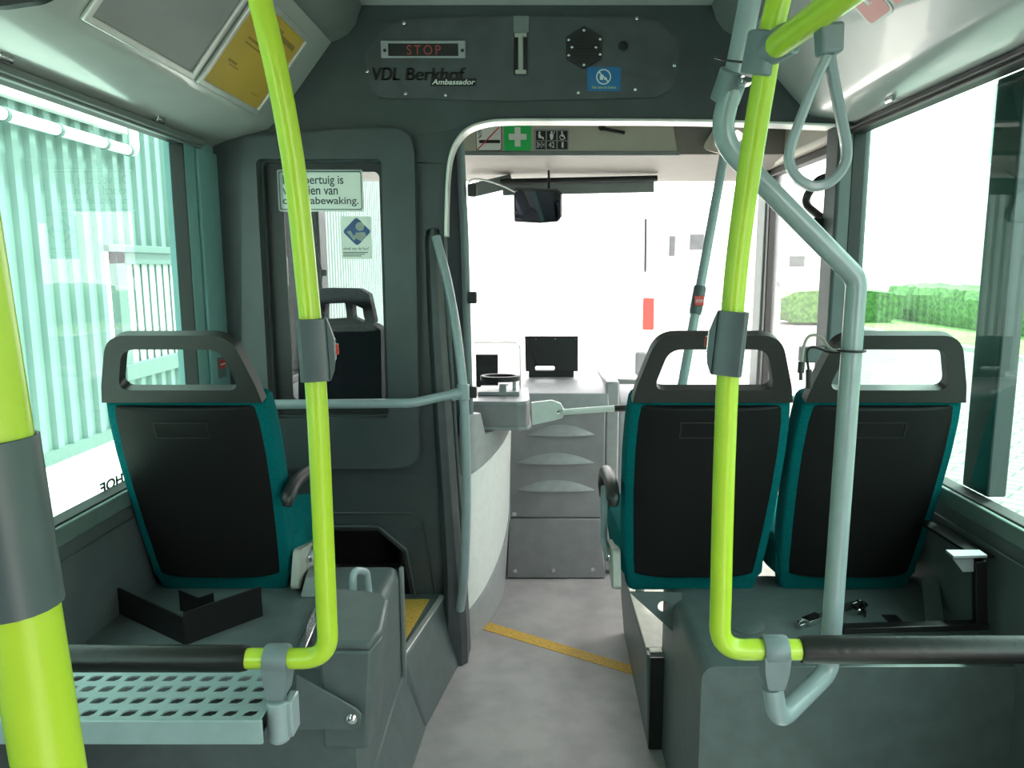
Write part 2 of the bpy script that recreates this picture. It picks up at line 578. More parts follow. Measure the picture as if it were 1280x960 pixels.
# roof side valances: sloping panel, then the rounded duct
VAL_L = [(-1.15, 1.925), (-1.10, 1.945), (-0.945, 1.985), (-0.925, 2.005), (-0.705, 2.285)]
VAL_R = [(1.15, 2.005), (1.10, 2.012), (0.97, 2.03), (0.945, 2.05), (0.705, 2.30)]
def strip(prof, th, y0, y1, out):
    """A bent sheet along y with real thickness (away from the saloon)."""
    o2 = []
    for i, p in enumerate(prof):
        a = Vector(prof[max(i - 1, 0)])
        b = Vector(prof[min(i + 1, len(prof) - 1)])
        t = (b - a).normalized()
        n = Vector((-t.y, t.x)) * out
        o2.append((p[0] + n.x * th, p[1] + n.y * th))
    return MB().plate(list(prof) + o2[::-1], th=y1 - y0, o=(0, y0, 0), en=(0, 1, 0))
tag(strip(VAL_L, 0.02, REAR, BY - 0.005, -1 * -1).build('trim_3', M_VAL, bevel=0.003), 'pale sloping roof side panel over the left window', 'roof panel', kind='structure')
tag(strip(VAL_R, 0.02, REAR, BY - 0.005, -1).build('trim_4', M_VAL, bevel=0.003), 'pale sloping roof side panel over the right window', 'roof panel', kind='structure')
DUCT = [(-0.715, 2.275), (-0.685, 2.285), (-0.65, 2.305), (-0.625, 2.335), (-0.615, 2.365), (-0.60, 2.40)]
tag(strip(DUCT, 0.03, REAR, BY - 0.005, 1).build('trim_5', M_DUCT, bevel=0.003), 'dark rounded duct cover along the left ceiling edge', 'duct cover', kind='structure')
tag(strip([(-x, z + 0.012) for x, z in DUCT], 0.03, REAR, BY - 0.005, -1).build('trim_6', M_DUCT, bevel=0.003), 'dark rounded duct cover along the right ceiling edge', 'duct cover', kind='structure')
# gasket strips with grooves just above the panes
tag(MB().box(-WX - .002, -WX + 0.03, REAR, LF + .1, 1.908, 1.926).box(-WX, -WX + 0.018, REAR, LF + .1, 1.90, 1.912).build('trim_7', M_DUCT, bevel=0.003),
    'grey clip rail along the top of the left window', 'trim', kind='structure')
tag(MB().box(WX - 0.03, WX + .002, REAR, RF, 1.99, 2.006).box(WX - 0.018, WX, REAR, RF, 1.98, 1.992).build('trim_8', M_BLACK, bevel=0.003),
    'black clip rail along the top of the right window', 'trim', kind='structure')

# bulkhead with the doorway, driver's screen and foot recess cut out
def B(px, py, Y=BY):
    p = at(px, py, Y=Y)
    return (p.x, p.z)
op = [(-0.26, 0.0), (-0.272, 0.35), (-0.30, 0.9), (-0.325, 1.45), B(557, 296), B(558, 245)]
cr = [B(561, 205), B(565, 192), B(570, 180), B(577, 170), B(585, 163), B(596, 158), B(608, 154.5), B(622, 152.5), B(640, 152)]
bulk_out = [(-1.16, 0)] + op + cr + [(0.6, B(850, 152)[1]), (1.16, B(1040, 158)[1]), (1.16, 2.5), (-1.16, 2.5)]
win_hole = rrect(B(328, 205)[0], B(478, 205)[0], B(330, 518)[1], B(330, 203)[1], 0.02)
foot_hole = [B(360, 760), B(360, 664), B(472, 664), B(503, 690), B(514, 750), B(514, 770)][::-1]
tag(MB().plate(bulk_out, [win_hole, foot_hole], th=0.05, o=(0, BY + 0.05, 0)).build('wall_front', M_BULK, bevel=0.006),
    'dark green grey bulkhead with doorway between saloon and driver', 'bulkhead', kind='structure')
# raised moulding round the screen
mould = [B(302, 172, 2.75), B(450, 160, 2.75), B(498, 160, 2.75), B(513, 170, 2.75), B(518, 190, 2.75), B(524, 570, 2.75), B(515, 583, 2.75), B(490, 586, 2.75), B(302, 586, 2.75)]
def round_poly(p, r, n=5):
    q = [Vector((a, b, 0)) for a, b in p]
    q = [(q[-1] + q[0]) / 2] + q + [(q[-1] + q[0]) / 2]
    return [(v.x, v.y) for v in fillet(q, r, n)[:-1]]
mo = MB().plate(round_poly(mould, 0.03), [rrect(B(326, 203)[0], B(480, 203)[0], B(330, 520)[1], B(330, 201)[1], 0.02)], th=0.055, o=(0, BY + 0.005, 0))
tag(mo.build('trim_9', M_BULK, bevel=0.022, seg=4), 'raised dark moulding round the screen behind the driver', 'moulding', kind='structure')
# lower shell lines and arch moulding
am = [B(398, 657), B(474, 657), B(509, 686), B(522, 750)]
tag(MB().ribbon(fillet([V(p[0], BY - 0.006, p[1]) for p in am], 0.03), (0, 1, 0), 0.03, 0.014).build('trim_10', M_BULK, bevel=0.004),
    'moulded rim round the dark foot recess in the bulkhead', 'moulding', kind='structure')
pr = [B(398, 641), B(515, 641), B(528, 650), B(545, 748)]
tag(MB().ribbon(fillet([V(p[0], BY - 0.001, p[1]) for p in pr], 0.02), (0, 1, 0), 0.012, 0.008).build('trim_11', M_BULK, bevel=0.003),
    'thin raised line on the lower bulkhead above the foot recess', 'moulding', kind='structure')
# dark well behind the foot recess
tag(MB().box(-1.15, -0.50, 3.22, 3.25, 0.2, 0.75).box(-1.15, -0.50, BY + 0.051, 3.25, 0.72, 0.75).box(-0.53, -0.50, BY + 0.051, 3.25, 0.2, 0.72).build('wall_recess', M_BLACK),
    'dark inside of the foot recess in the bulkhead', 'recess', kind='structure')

# post edge beside the doorway: the swept column of the bulkhead
post = MB()
rings = []
for z, xr, wd, yf in ((0.0, -0.262, 0.085, 2.70), (0.12, -0.262, 0.09, 2.695), (0.20, -0.266, 0.085, 2.70), (0.34, -0.278, 0.075, 2.73),
                      (0.6, -0.295, 0.07, 2.745), (0.9, -0.31, 0.07, 2.755), (1.25, -0.33, 0.065, 2.765), (1.60, -0.345, 0.06, 2.775), (1.64, -0.347, 0.05, 2.79)):
    rings.append([V(xr - wd, BY, z), V(xr - wd, yf + 0.03, z), V(xr - wd + 0.02, yf, z), V(xr - 0.02, yf, z), V(xr, yf + 0.025, z), V(xr, BY, z)])
post.loft(rings)
tag(post.build('trim_12', M_HEAD, bevel=0.006, seg=3), 'swept dark post of the bulkhead at the left of the doorway', 'post', kind='structure')
# flat filler between the moulding and the post
tr = [B(558, 296), B(559, 245), B(562, 205), B(570, 180), B(585, 163), B(608, 154.5), B(640, 152), B(740, 152), B(850, 152.5), B(950, 155), B(1040, 158.5)]
tag(MB().ribbon(smooth([V(p[0], BY + 0.01, p[1]) for p in tr], 6), (0, 1, 0), 0.09, 0.009).build('trim_13', M_ALU, bevel=0.002),
    'bright edge trim round the top of the doorway', 'trim', kind='structure')

# ------------------------------------------------------------------ front of the bus
tag(MB().box(-1.2, 1.2, BY + 0.05, 4.25, 2.38, 2.44).build('ceiling_front', M_BEIGE), 'ceiling above the driver and front door', 'ceiling', kind='structure')
wl = MB().box(-1.22, -1.15, BY + 0.08, 4.25, 0, 0.96).box(-1.22, -1.15, BY + 0.08, 4.25, 1.93, 2.44).box(-1.22, -1.15, 4.1, 4.25, .96, 1.93)
wl.box(-1.22, -1.15, BY + .08, 2.96, .96, 1.93)
tag(wl.build('wall_cab', M_DASH, bevel=0.004), "side wall beside the driver's place", 'wall', kind='structure')
t = thing('window_3', (-1.19, 3.5, 0.96), "driver's side window with black bars, seen through the screen", 'window', kind='structure')
MB().box(-1.19, -1.185, 2.96, 4.1, 0.96, 1.93).build('pane', M_CLEAR, t)
f = MB().box(-1.2, -1.14, 2.96, 4.1, 0.96, 1.0).box(-1.2, -1.14, 2.96, 4.1, 1.90, 1.93).box(-1.2, -1.14, 3.42, 3.47, 0.96, 1.93).box(-1.2, -1.13, 3.7, 3.78, .96, 1.93)
f.build('window_frame', M_BLACK, t, bevel=0.005)
MB().box(-1.14, -1.115, 3.44, 3.46, 1.42, 1.55).build('catch', M_DUCT, t, bevel=0.003)
# windscreen
wsb, wst = 0.86, 1.97
t = thing('window_4', (0, 4.2, wsb), 'clear front windscreen filled with white daylight', 'window', kind='structure')
q = [V(-1.17, 4.18, wsb), V(1.19, 4.18, wsb), V(1.19, 4.08, wst), V(-1.17, 4.08, wst)]
MB().hexa([p for p in q], [p + V(0, 0.006, 0) for p in q]).build('pane', M_CLEAR, t)
tag(MB().box(-1.2, 1.2, 4.12, 4.24, 0, 0.87).build('wall_nose', M_DASH), 'front wall of the bus under the windscreen', 'wall', kind='structure')
# A pillar and the door frame on the right
pA = at(944, 400, Y=4.05).x
tag(MB().hexa([V(pA, 4.0, 0), V(pA + .08, 4.0, 0), V(pA + .08, 4.14, 0), V(pA, 4.14, 0)], [V(pA, 3.95, 2.0), V(pA + .08, 3.95, 2.0), V(pA + .08, 4.1, 2.0), V(pA, 4.1, 2.0)]).build('trim_14', M_DUCT, bevel=0.01),
    'grey corner pillar between windscreen and front door', 'pillar', kind='structure')
sc_ = MB()
for z in (0.98, 1.2, 1.45, 1.7):
    sc_.lathe([(0.008, 0), (0.008, 0.004), (0.004, 0.006)], (pA + 0.045, 3.995 - (z - .0) * .025, z), (0, -1, 0), 10)
tag(MB().hexa([V(-1.19, 4.02, 0), V(-1.11, 4.02, 0), V(-1.11, 4.14, 0), V(-1.19, 4.14, 0)], [V(-1.19, 3.95, 2.0), V(-1.11, 3.95, 2.0), V(-1.11, 4.1, 2.0), V(-1.19, 4.1, 2.0)]).build('trim_15', M_BLACK, bevel=0.01),
    "dark corner pillar at the driver's side of the windscreen", 'pillar', kind='structure')
tag(MB().box(1.10, 1.22, RF, 2.99, 0, 2.02).build('trim_16', M_WALL, bevel=0.012), 'green grey pillar between right window and front door', 'pillar', kind='structure')
tag(MB().box(1.13, 1.25, 2.99, 4.2, 1.99, 2.42).build('wall_door_header', M_BEIGE, bevel=0.02), 'pale panel over the front door', 'wall', kind='structure')
t = thing('door_1', (1.2, 3.5, 0), 'clear glazed front door leaf with dark upright edges', 'door', kind='structure')
f = MB()
for y0, y1 in ((3.05, 3.085), (3.13, 3.15), (3.90, 3.94)):
    f.box(1.17, 1.215, y0, y1, 0.03, 1.985)
f.box(1.17, 1.215, 3.05, 3.94, 1.95, 1.985).box(1.17, 1.215, 3.05, 3.94, 0.03, 0.10)
f.build('door_frame', M_BLACK, t, bevel=0.005)
MB().box(1.188, 1.194, 3.15, 3.90, 0.1, 1.95).build('pane', M_CLEAR, t)
h = MB().tube(fillet([V(1.16, 3.02, 1.86), V(1.10, 3.05, 1.84), V(1.06, 3.1, 1.76), V(1.10, 3.02, 1.70), V(1.13, 3.0, 1.68)], 0.05), 0.016, 12).box(1.06, 1.13, 2.97, 3.03, 1.63, 1.69)
h.build('hinge_arm', M_BLACK, t, bevel=0.004)

# beige box over the windscreen (destination display housing)
YB = 3.58
zb = at(700, 193, Y=YB).z
fb = MB()
fb.plate([(YB, 2.39), (YB, zb), (YB + .02, zb - .004), (4.16, 1.955), (4.16, 2.39)], th=2.3, o=(-1.15, 0, 0), ex=(0, 1, 0), en=(1, 0, 0))
tag(fb.build('wall_windscreen_header', M_LIP, bevel=0.012, seg=3), 'beige housing above the windscreen', 'panel', kind='structure')
t = thing('hatch', (0, YB - .02, zb), 'beige hatch panel with a grey ledge above the windscreen, carrying three stickers', 'hatch')
xr0, xr1 = at(846, 193, Y=YB).x, at(832, 158, Y=YB).x
MB().plate([(-0.62, zb + .012), (xr0, zb + .012), (xr1, 2.30), (-0.62, 2.30)], th=0.014, o=(0, YB - 0.001, 0)).build('hatch_panel', M_BEIGE, t, bevel=0.004)
MB().box(-0.62, xr0 + .01, YB - .022, YB, zb - .008, zb + .012).build('ledge', M_DUCT, t, bevel=0.004)
lt = MB().lathe([(0.016, 0), (0.016, 0.012), (0.01, 0.018)], (at(752, 160, Y=YB).x, YB - .015, at(752, 160, Y=YB).z), (0, -1, 0), 14)
a, b = at(750, 160, Y=YB - .03), at(781, 166, Y=YB - .03)
lt.bar(a, b, 0.012, 0.014)
lt.build('latch', M_BLACK, t, bevel=0.002)

# ================================================================== WHEEL BOXES AND STEP
PZ = 0.56
def wheel_box(name, x_in, sx, y0, y1, label):
    b = MB()
    r = 0.035
    pr = [(0, 0)] + [(r - r * math.cos(R(a)), PZ - r + r * math.sin(R(a))) for a in range(0, 91, 15)] + [(WX - abs(x_in), PZ), (WX - abs(x_in), 0)]
    b.plate(pr, th=y1 - y0, o=(x_in, y0, 0), ex=(sx, 0, 0), en=(0, 1, 0))
    return tag(b.build(name, M_POD, bevel=0.012, seg=3), label, 'wheel box', kind='structure')
wheel_box('trim_17', -0.435, -1, 1.68, 2.30, 'dark green wheel box carrying the single seat')
wheel_box('trim_18', 0.395, 1, 1.69, at(828, 790, X=.395).y, 'dark green wheel box carrying the double seat')
# upright edge strip at the front corner of the left box
tag(MB().bar(V(-0.428, 2.30, 0.12), V(-0.428, 2.30, PZ), 0.014, 0.02, (0, 1, 0)).build('trim_19', M_DUCT, bevel=0.004), 'grey corner strip on the front edge of the left wheel box', 'trim', kind='structure')
# step platform with swept kick plate
st = MB().hexa([V(-1.15, 2.30, 0), V(-0.36, 2.30, 0), V(-0.275, BY, 0), V(-1.15, BY, 0)], [V(-1.15, 2.30, .25), V(-0.43, 2.30, .25), V(-0.345, BY, .25), V(-1.15, BY, .25)])
tag(st.build('trim_20', M_POD, bevel=0.012, seg=3), 'grey step in front of the single seat, below the bulkhead', 'step', kind='structure')
kk = MB().hexa([V(-0.45, 1.62, 0), V(-0.40, 1.62, 0), V(-0.36, 2.30, 0), V(-0.45, 2.30, 0)], [V(-0.45, 1.62, .16), V(-0.436, 1.62, .16), V(-0.43, 2.30, .2), V(-0.45, 2.30, .2)])
tag(kk.build('trim_21', M_POD, bevel=0.01, seg=3), 'sloping kick strip along the foot of the left wheel box', 'trim', kind='structure')
a, b, c, d = [at(*q, Z=0.2535) for q in ((497, 842), (524, 778), (536, 778), (510, 838))]
ym = MB().hexa([V(-0.62, a.y, .2502), V(-0.455, 2.33, .2502), V(-0.405, 2.74, .2502), V(-0.62, 2.74, .2502)], [V(-0.62, a.y, .2525), V(-0.455, 2.33, .2525), V(-0.405, 2.74, .2525), V(-0.62, 2.74, .2525)])
tag(ym.build('step_tread', M_YMARK), 'yellow warning tread on the step below the bulkhead', 'step marking')
tag(MB().bar(V(-0.44, 2.31, .252), V(-0.36, 2.77, .252), 0.022, 0.006).build('step_edge', M_ALU, bevel=0.002), 'metal nosing along the edge of the yellow step', 'step edge')
a, b = at(597, 774, Z=0), at(597, 785, Z=0)
c, d = at(792, 833, Z=0), at(792, 844, Z=0)
tag(MB().hexa([V(b.x, b.y, .0003), V(d.x, d.y, .0003), V(c.x, c.y, .0003), V(a.x, a.y, .0003)], [V(b.x, b.y, .002), V(d.x, d.y, .002), V(c.x, c.y, .002), V(a.x, a.y, .002)]).build('floor_line', M_YMARK),
    'yellow line taped slantwise across the aisle floor', 'floor line')
# aisle ledge of the right wheel box
yl = at(812, 938, Z=0).y
zl = at(815, 820, Y=yl).z
xl0 = at(808, 822, Y=yl).x
tag(MB().hexa([V(xl0 + .012, yl, 0), V(.41, yl, 0), V(.41, 2.97, 0), V(.365, 2.97, 0)], [V(xl0, yl, zl), V(.41, yl, zl), V(.41, 2.97, zl), V(.338, 2.97, zl)]).build('trim_22', M_POD, bevel=0.006),
    'low ledge at the aisle side of the right wheel box', 'ledge', kind='structure')
yw_ = at(828, 790, X=.395).y + .002
tag(MB().box(.412, 1.14, yw_, 2.97, 0, zl).build('trim_26', M_POD), 'foot platform in front of the double seat', 'step', kind='structure')
tag(MB().box(.345, 1.14, yw_, 2.965, zl + .001, zl + .006).box(xl0 + .014, .393, yl + .015, yw_, zl + .001, zl + .006).build('trim_24', M_SUNTOP, bevel=0.002),
    'top of the ledge and foot platform before the double seat, sunlight painted into its cream colour', 'step', kind='structure')
tag(MB().box(xl0 + .012, .394, yl - .008, yl - .001, .01, zl - .002).build('trim_25', M_BLACK), 'black end face of the ledge beside the right wheel box', 'ledge end', kind='structure')
tag(MB().plate(circ(0, 0, 0.05, 28), th=0.004, o=(*at(932, 782, Z=PZ).xy, PZ - .0005), ex=X1, ey=Y1).build('cap', M_POD, bevel=0.001), 'round flush cap on the right wheel box beside the lime pole', 'cap')

# ================================================================== SEATS
BK = V(0, -0.277, 0.961)      # up along the back
FD = V(0, 0.961, 0.277)       # forward through the back

def seat(xc, label, group, arm=0, bracket=None):
    base = V(xc, 2.115, PZ)
    t = thing('passenger_seat', base, label, 'seat', group)
    def L(u, wv, d):
        return base + X1 * u + BK * wv + FD * d
    W = 0.222
    prof = [(0.048, 0.186), (0.10, 0.192), (0.22, 0.200), (0.34, 0.206), (0.45, 0.208), (0.55, 0.205), (0.600, 0.198)]
    # shell: lofted rows, crowned toward the rear
    def rows(prof, d_edge, d_mid, d_front, rr=0.03, n=11):
        rings = []
        for k, (wv, hw) in enumerate(prof):
            ring = []
            for i in range(n):
                f = -1 + 2 * i / (n - 1)
                crown = (1 - abs(f) ** 4)
                ring.append(L(hw * f, wv, d_edge + (d_mid - d_edge) * crown))
            ring.append(L(hw * 0.99, wv, d_front))
            ring.append(L(-hw * 0.99, wv, d_front))
            rings.append(ring)
        return rings
    MB().loft(rows(prof, 0.028, 0.0, 0.04)).build('backrest_shell', M_SHELL, t, bevel=0.006, seg=2)
    # moulded mark on the shell
    mk = MB()
    z0, z1 = 0.515, 0.56
    for a, b in (((-.06, z1), (.08, z1)), ((-.06, z0), (.08, z0)), ((-.06, z0), (-.06, z1)), ((.08, z0), (.08, z1))):
        if a[1] == b[1]:
            mk.bar(L(a[0] - .02, a[1], -0.0005), L(b[0] - .02, b[1], -0.0005), 0.003, 0.003, FD)
        else:
            mk.bar(L(a[0] - .02, a[1], 0.0005), L(b[0] - .02, b[1], 0.0005), 0.003, 0.003, FD)
    mk.build('moulded_mark', M_GRAB, t)
    # fabric back cushion: wider, wraps round the shell
    cp = [(-0.012, 0.186), (0.04, 0.196), (0.12, 0.206), (0.22, 0.212), (0.34, 0.216), (0.45, 0.218), (0.55, 0.215), (0.60, 0.210), (0.617, 0.204)]
    rings = []
    for wv, hw in cp:
        e = 0.9 if wv < 0 or wv > .61 else 1.0
        dr = 0.022 + (0.02 if wv > 0.61 else 0)
        rings.append([L(-hw, wv, dr + .008), L(-hw + .014, wv, dr), L(hw - .014, wv, dr), L(hw, wv, dr + .008), L(hw + .006, wv, 0.06 * e + .005), L(hw, wv, 0.095 * e),
                      L(hw - .045, wv, 0.125 * e), L(0.06, wv, .105 * e), L(-.06, wv, .105 * e), L(-hw + .045, wv, 0.125 * e), L(-hw, wv, 0.095 * e), L(-hw - .006, wv, 0.06 * e + .005)])
    MB().loft(rings).build('backrest_cushion', M_FAB, t, bevel=0.008, seg=2)
    # grab handle arch: outline with opening
    out = [L(-0.206, 0.612, 0), L(0.206, 0.612, 0)]
    oo = [Vector((-0.210, 0.612, 0)), Vector((0.210, 0.612, 0)), Vector((0.200, 0.66, 0)), Vector((0.156, 0.800, 0)), Vector((-0.156, 0.800, 0)), Vector((-0.200, 0.66, 0))]
    loop = oo[:2] + fillet([oo[1], oo[2], oo[3], oo[4], oo[5], oo[0]], [0.05, 0.07, 0.07, 0.05], 8)[1:-1]
    ho = [Vector((-0.158, 0.648, 0)), Vector((0.158, 0.648, 0)), Vector((0.124, 0.762, 0)), Vector((-0.124, 0.762, 0))]
    hloop = fillet([(ho[0] + ho[1]) / 2, ho[1], ho[2], ho[3], ho[0], (ho[0] + ho[1]) / 2], [0.025, 0.045, 0.045, 0.025], 7)[:-1]
    MB().plate([(p.x, p.y) for p in loop], [[(p.x, p.y) for p in hloop]], th=0.036, o=L(0, 0, 0.012), ex=X1, ey=BK, en=FD).build('grab_handle', M_GRAB, t, bevel=0.0165, seg=5)
    # bottom fabric roll and seat cushion
    rr = []
    for y, zt, zb_, hw in ((0.02, 0.175, 0.03, 0.205), (0.10, 0.185, 0.03, 0.217), (0.25, 0.19, 0.04, 0.222), (0.36, 0.19, 0.055, 0.22), (0.405, 0.175, 0.075, 0.21), (0.42, 0.15, 0.10, 0.195)):
        rr.append([base + V(x, y, z) for x, z in ((-hw, zb_ + .02), (-hw + .02, zb_), (hw - .02, zb_), (hw, zb_ + .02), (hw + .004, (zt + zb_) / 2), (hw, zt - .02), (hw - .035, zt), (0, zt - .012), (-hw + .035, zt), (-hw, zt - .02), (-hw - .004, (zt + zb_) / 2))])
    MB().loft(rr).build('seat_cushion', M_FAB, t, bevel=0.01, seg=2)
    MB().box(xc - .17, xc + .17, base.y + .03, base.y + .36, PZ + .001, PZ + .05).build('seat_frame', M_BMET, t, bevel=0.004)
    if arm:
        s = arm
        cv = MB().plate(round_poly([(-.02, .02), (.04, .0), (.20, .045), (.21, .09), (.02, .125)], 0.015), th=0.022, o=base + V(s * 0.215, -.01, 0), ex=Y1, ey=Z1, en=(s, 0, 0))
        co = cv.build('side_cover', M_SEATGREY, t, bevel=0.005)
        co['label'] = 'light grey side cover with a lever'
        MB().box(*sorted((xc + s * .237, xc + s * .245)), base.y + .06, base.y + .11, PZ + .065, PZ + .082).build('lever', M_CHROME, co, bevel=0.002)
        ax = xc + s * .252
        arc = smooth([V(ax, 1.985, .862), V(ax, 2.0, .885), V(ax, 2.06, .904), V(ax, 2.16, .905), V(ax, 2.235, .890), V(ax, 2.272, .855), V(ax, 2.28, .80)], 6)
        n_ = len(arc)
        MB().tube(arc, [.0115 + .0075 * min(1, k / 5, (n_ - 1 - k) / 6 + .3) for k in range(n_)], 14).build('armrest', M_BLACK, t)
        MB().tube(fillet([V(ax, 2.265, .84), V(ax, 2.265, .66), V(ax - s * .012, 2.19, .63)], .03), .011, 12).build('armrest_bracket', M_TUBE, t)
    return t, base, L

GR = 'high back bus seats on the wheel boxes'
tl, bl_, _ = seat(-0.926, 'teal bus seat with black back shell by the left window', GR, arm=1)
ta, ba_, _ = seat(0.462, 'teal bus seat with black back shell on the aisle side of the right pair', GR, arm=-1)
tw_, bw_, _ = seat(0.915, 'teal bus seat with black back shell by the right window, behind the upright grey pole', GR)
# angled steel bracket by the left seat
MB().hexa([at(375, 747, Z=PZ), at(398, 747, Z=PZ), at(400, 735, Z=PZ), at(378, 735, Z=PZ)],
          [at(375, 747, Z=PZ) + V(.01, .03, .05), at(398, 747, Z=PZ) + V(.01, .03, .05), at(400, 735, Z=PZ) + V(.01, .05, .05), at(378, 735, Z=PZ) + V(.01, .05, .05)]).build('floor_bracket', M_DUCT, tl, bevel=0.003)
# triangular gusset with a hole under the aisle seat
yg = 2.07
tri = [at(*q, Y=yg) for q in ((786, 739), (852, 740), (849, 796))]
hc = at(829, 757, Y=yg)
MB().plate([(p.x, p.z) for p in tri][::-1], [circ(hc.x, hc.z, 0.017, 18)], th=0.006, o=(0, yg, 0)).build('gusset', M_POD, ta)

# ================================================================== POLES
def pole_pts(lst):
    return [at(x, y, Y=Y) for x, y, Y in lst]

# left lime pole: comes down from the roof, bends and runs to the left wall
zb_l = at(200, 823, Y=1.15).z
pts = pole_pts([(248, -260, 1.12), (325, 0, 1.12), (365, 192, 1.14), (385, 370, 1.15), (396, 500, 1.15), (403, 640, 1.15), (408, 760, 1.15)])
up = smooth(pts, 6)
xb = at(411, 823, Y=1.15).x
path = fillet([up[-1], V(xb, 1.15, zb_l), V(-WX + .005, 1.15, zb_l)], 0.055, 8)
t = thing('grab_pole', V(xb, 1.15, zb_l), 'lime pole bending left into a black sleeved bar above the perforated tray', 'grab pole')
MB().tube(up[:-1] + path, 0.0165, 18).build('pole', M_LIME, t)
xe = at(309, 823, Y=1.15).x
MB().tube([V(-WX + .01, 1.15, zb_l), V(xe - .01, 1.15, zb_l), V(xe, 1.15, zb_l)], [0.0215, 0.0215, 0.0195], 18).build('sleeve', M_FOAM, t)
GPT = at(347, 823, Y=1.15).x
MB().lathe([(0.022, -.019), (0.0235, -.015), (0.0235, .015), (0.022, .019)], V(GPT, 1.15, zb_l), X1, 18).plate(round_poly([(GPT - .021, zb_l), (GPT - .019, zb_l - .03), (GPT - .013, zb_l - .062), (GPT + .013, zb_l - .062), (GPT + .019, zb_l - .03), (GPT + .021, zb_l)], .006), th=.042, o=(0, 1.171, 0)).build('clamp', M_CLAMP, t, bevel=0.005)

# right lime pole
zb_r = at(980, 812, Y=1.12).z
pts = pole_pts([(1032, -230, 1.06), (973, 0, 1.07), (955, 100, 1.09), (937, 210, 1.11), (921, 330, 1.12), (911, 450, 1.12), (906, 560, 1.12), (903, 660, 1.12), (901, 750, 1.12)])
up = smooth(pts, 6)
xb = at(899, 812, Y=1.12).x
path = fillet([up[-1], V(xb, 1.12, zb_r), V(WX - .005, 1.12, zb_r)], 0.06, 8)
t = thing('grab_pole', V(xb, 1.12, zb_r), 'lime pole bending right into a black sleeved bar behind the double seat', 'grab pole')
MB().tube(up[:-1] + path, 0.0165, 18).build('pole', M_LIME, t)
xs = at(1000, 812, Y=1.12).x
MB().tube([V(xs, 1.12, zb_r), V(xs + .008, 1.12, zb_r), V(WX - .01, 1.12, zb_r)], [0.0195, 0.0215, 0.0215], 18).build('sleeve', M_FOAM, t)
GPR = at(968, 812, Y=1.12).x
MB().lathe([(0.022, -.019), (0.0235, -.015), (0.0235, .015), (0.022, .019)], V(GPR, 1.12, zb_r), X1, 18).plate(round_poly([(GPR - .021, zb_r), (GPR - .019, zb_r - .03), (GPR - .013, zb_r - .058), (GPR + .013, zb_r - .058), (GPR + .019, zb_r - .03), (GPR + .021, zb_r)], .006), th=.042, o=(0, 1.141, 0)).build('clamp', M_CLAMP, t, bevel=0.005)
cj = at(951, 68, Y=1.085)
cjn = (at(946, 110, Y=1.09) - at(960, 40, Y=1.08)).normalized()
MB().tube([cj - cjn * .028, cj + cjn * .028], 0.0225, 18).tube([cj, cj + V(.03, -.035, .012)], 0.0215, 16).build('tee_joint', M_CLAMP, t, bevel=0.003)

# grey pole that bends round in front of the window seat and loops under the sleeved bar
GY = 1.22
gp = [at(965, -140, Y=1.19), at(920, 90, Y=1.2), at(897, 172, Y=GY), at(1071, 348, Y=GY), at(1036, 838, Y=1.20), at(972, 902, Y=1.12), V(GPR, 1.12, zb_r - .0635)]
t = thing('grab_pole', at(1040, 790, Y=GY), 'grey painted pole kinked over the double seat, looping under the black sleeved bar', 'grab pole')
MB().tube(fillet(gp, [0.5, 0.075, 0.035, 0.03, 0.035], 8), 0.0165, 18).build('pole', M_TUBE, t)
a, b = at(905, 128, Y=GY), at(919, 88, Y=1.2)
MB().tube([a, b], 0.0225, 18).build('clamp', M_CLAMP, t, bevel=0.003)
MB().tube([at(913, 108, Y=GY) + V(.015, -.01, 0), at(936, 98, Y=1.13)], 0.006, 12).tube([at(925, 102, Y=1.19), at(934, 99, Y=1.16)], 0.010, 6).build('joint_bolt', M_CHROME, t)
MB().tube(smooth([at(893, 72, Y=1.2), at(912, 76, Y=1.17), at(932, 78, Y=1.15)], 4), 0.0016, 8).build('cable_tie', M_BLACK, t)

# foreground lime pole at the left edge
a, b = at(62, 960, Y=0.37), at(-42, 330, Y=0.37)
d = (b - a).normalized()
lo, hi = a - d * ((a.z - .0) / d.z), b + d * ((2.35 - b.z) / d.z)
t = thing('grab_pole', lo, 'lime pole close to the viewer at the left edge, with a grey stop button housing', 'grab pole')
MB().tube([lo, a, b, hi], 0.0168, 24).build('pole', M_LIME, t)

# lime roof rail at the right, running back from the joint
ra, rb = cj + V(.012, -.014, .004), at(1092, -32, Y=0.83)
rd = (rb - ra).normalized()
t = thing('ceiling_rail', rb, 'lime overhead rail carrying the grey hanging strap', 'grab rail')
MB().tube([ra, rb, rb + rd * 1.2], 0.0165, 18).build('rail', M_LIME, t)

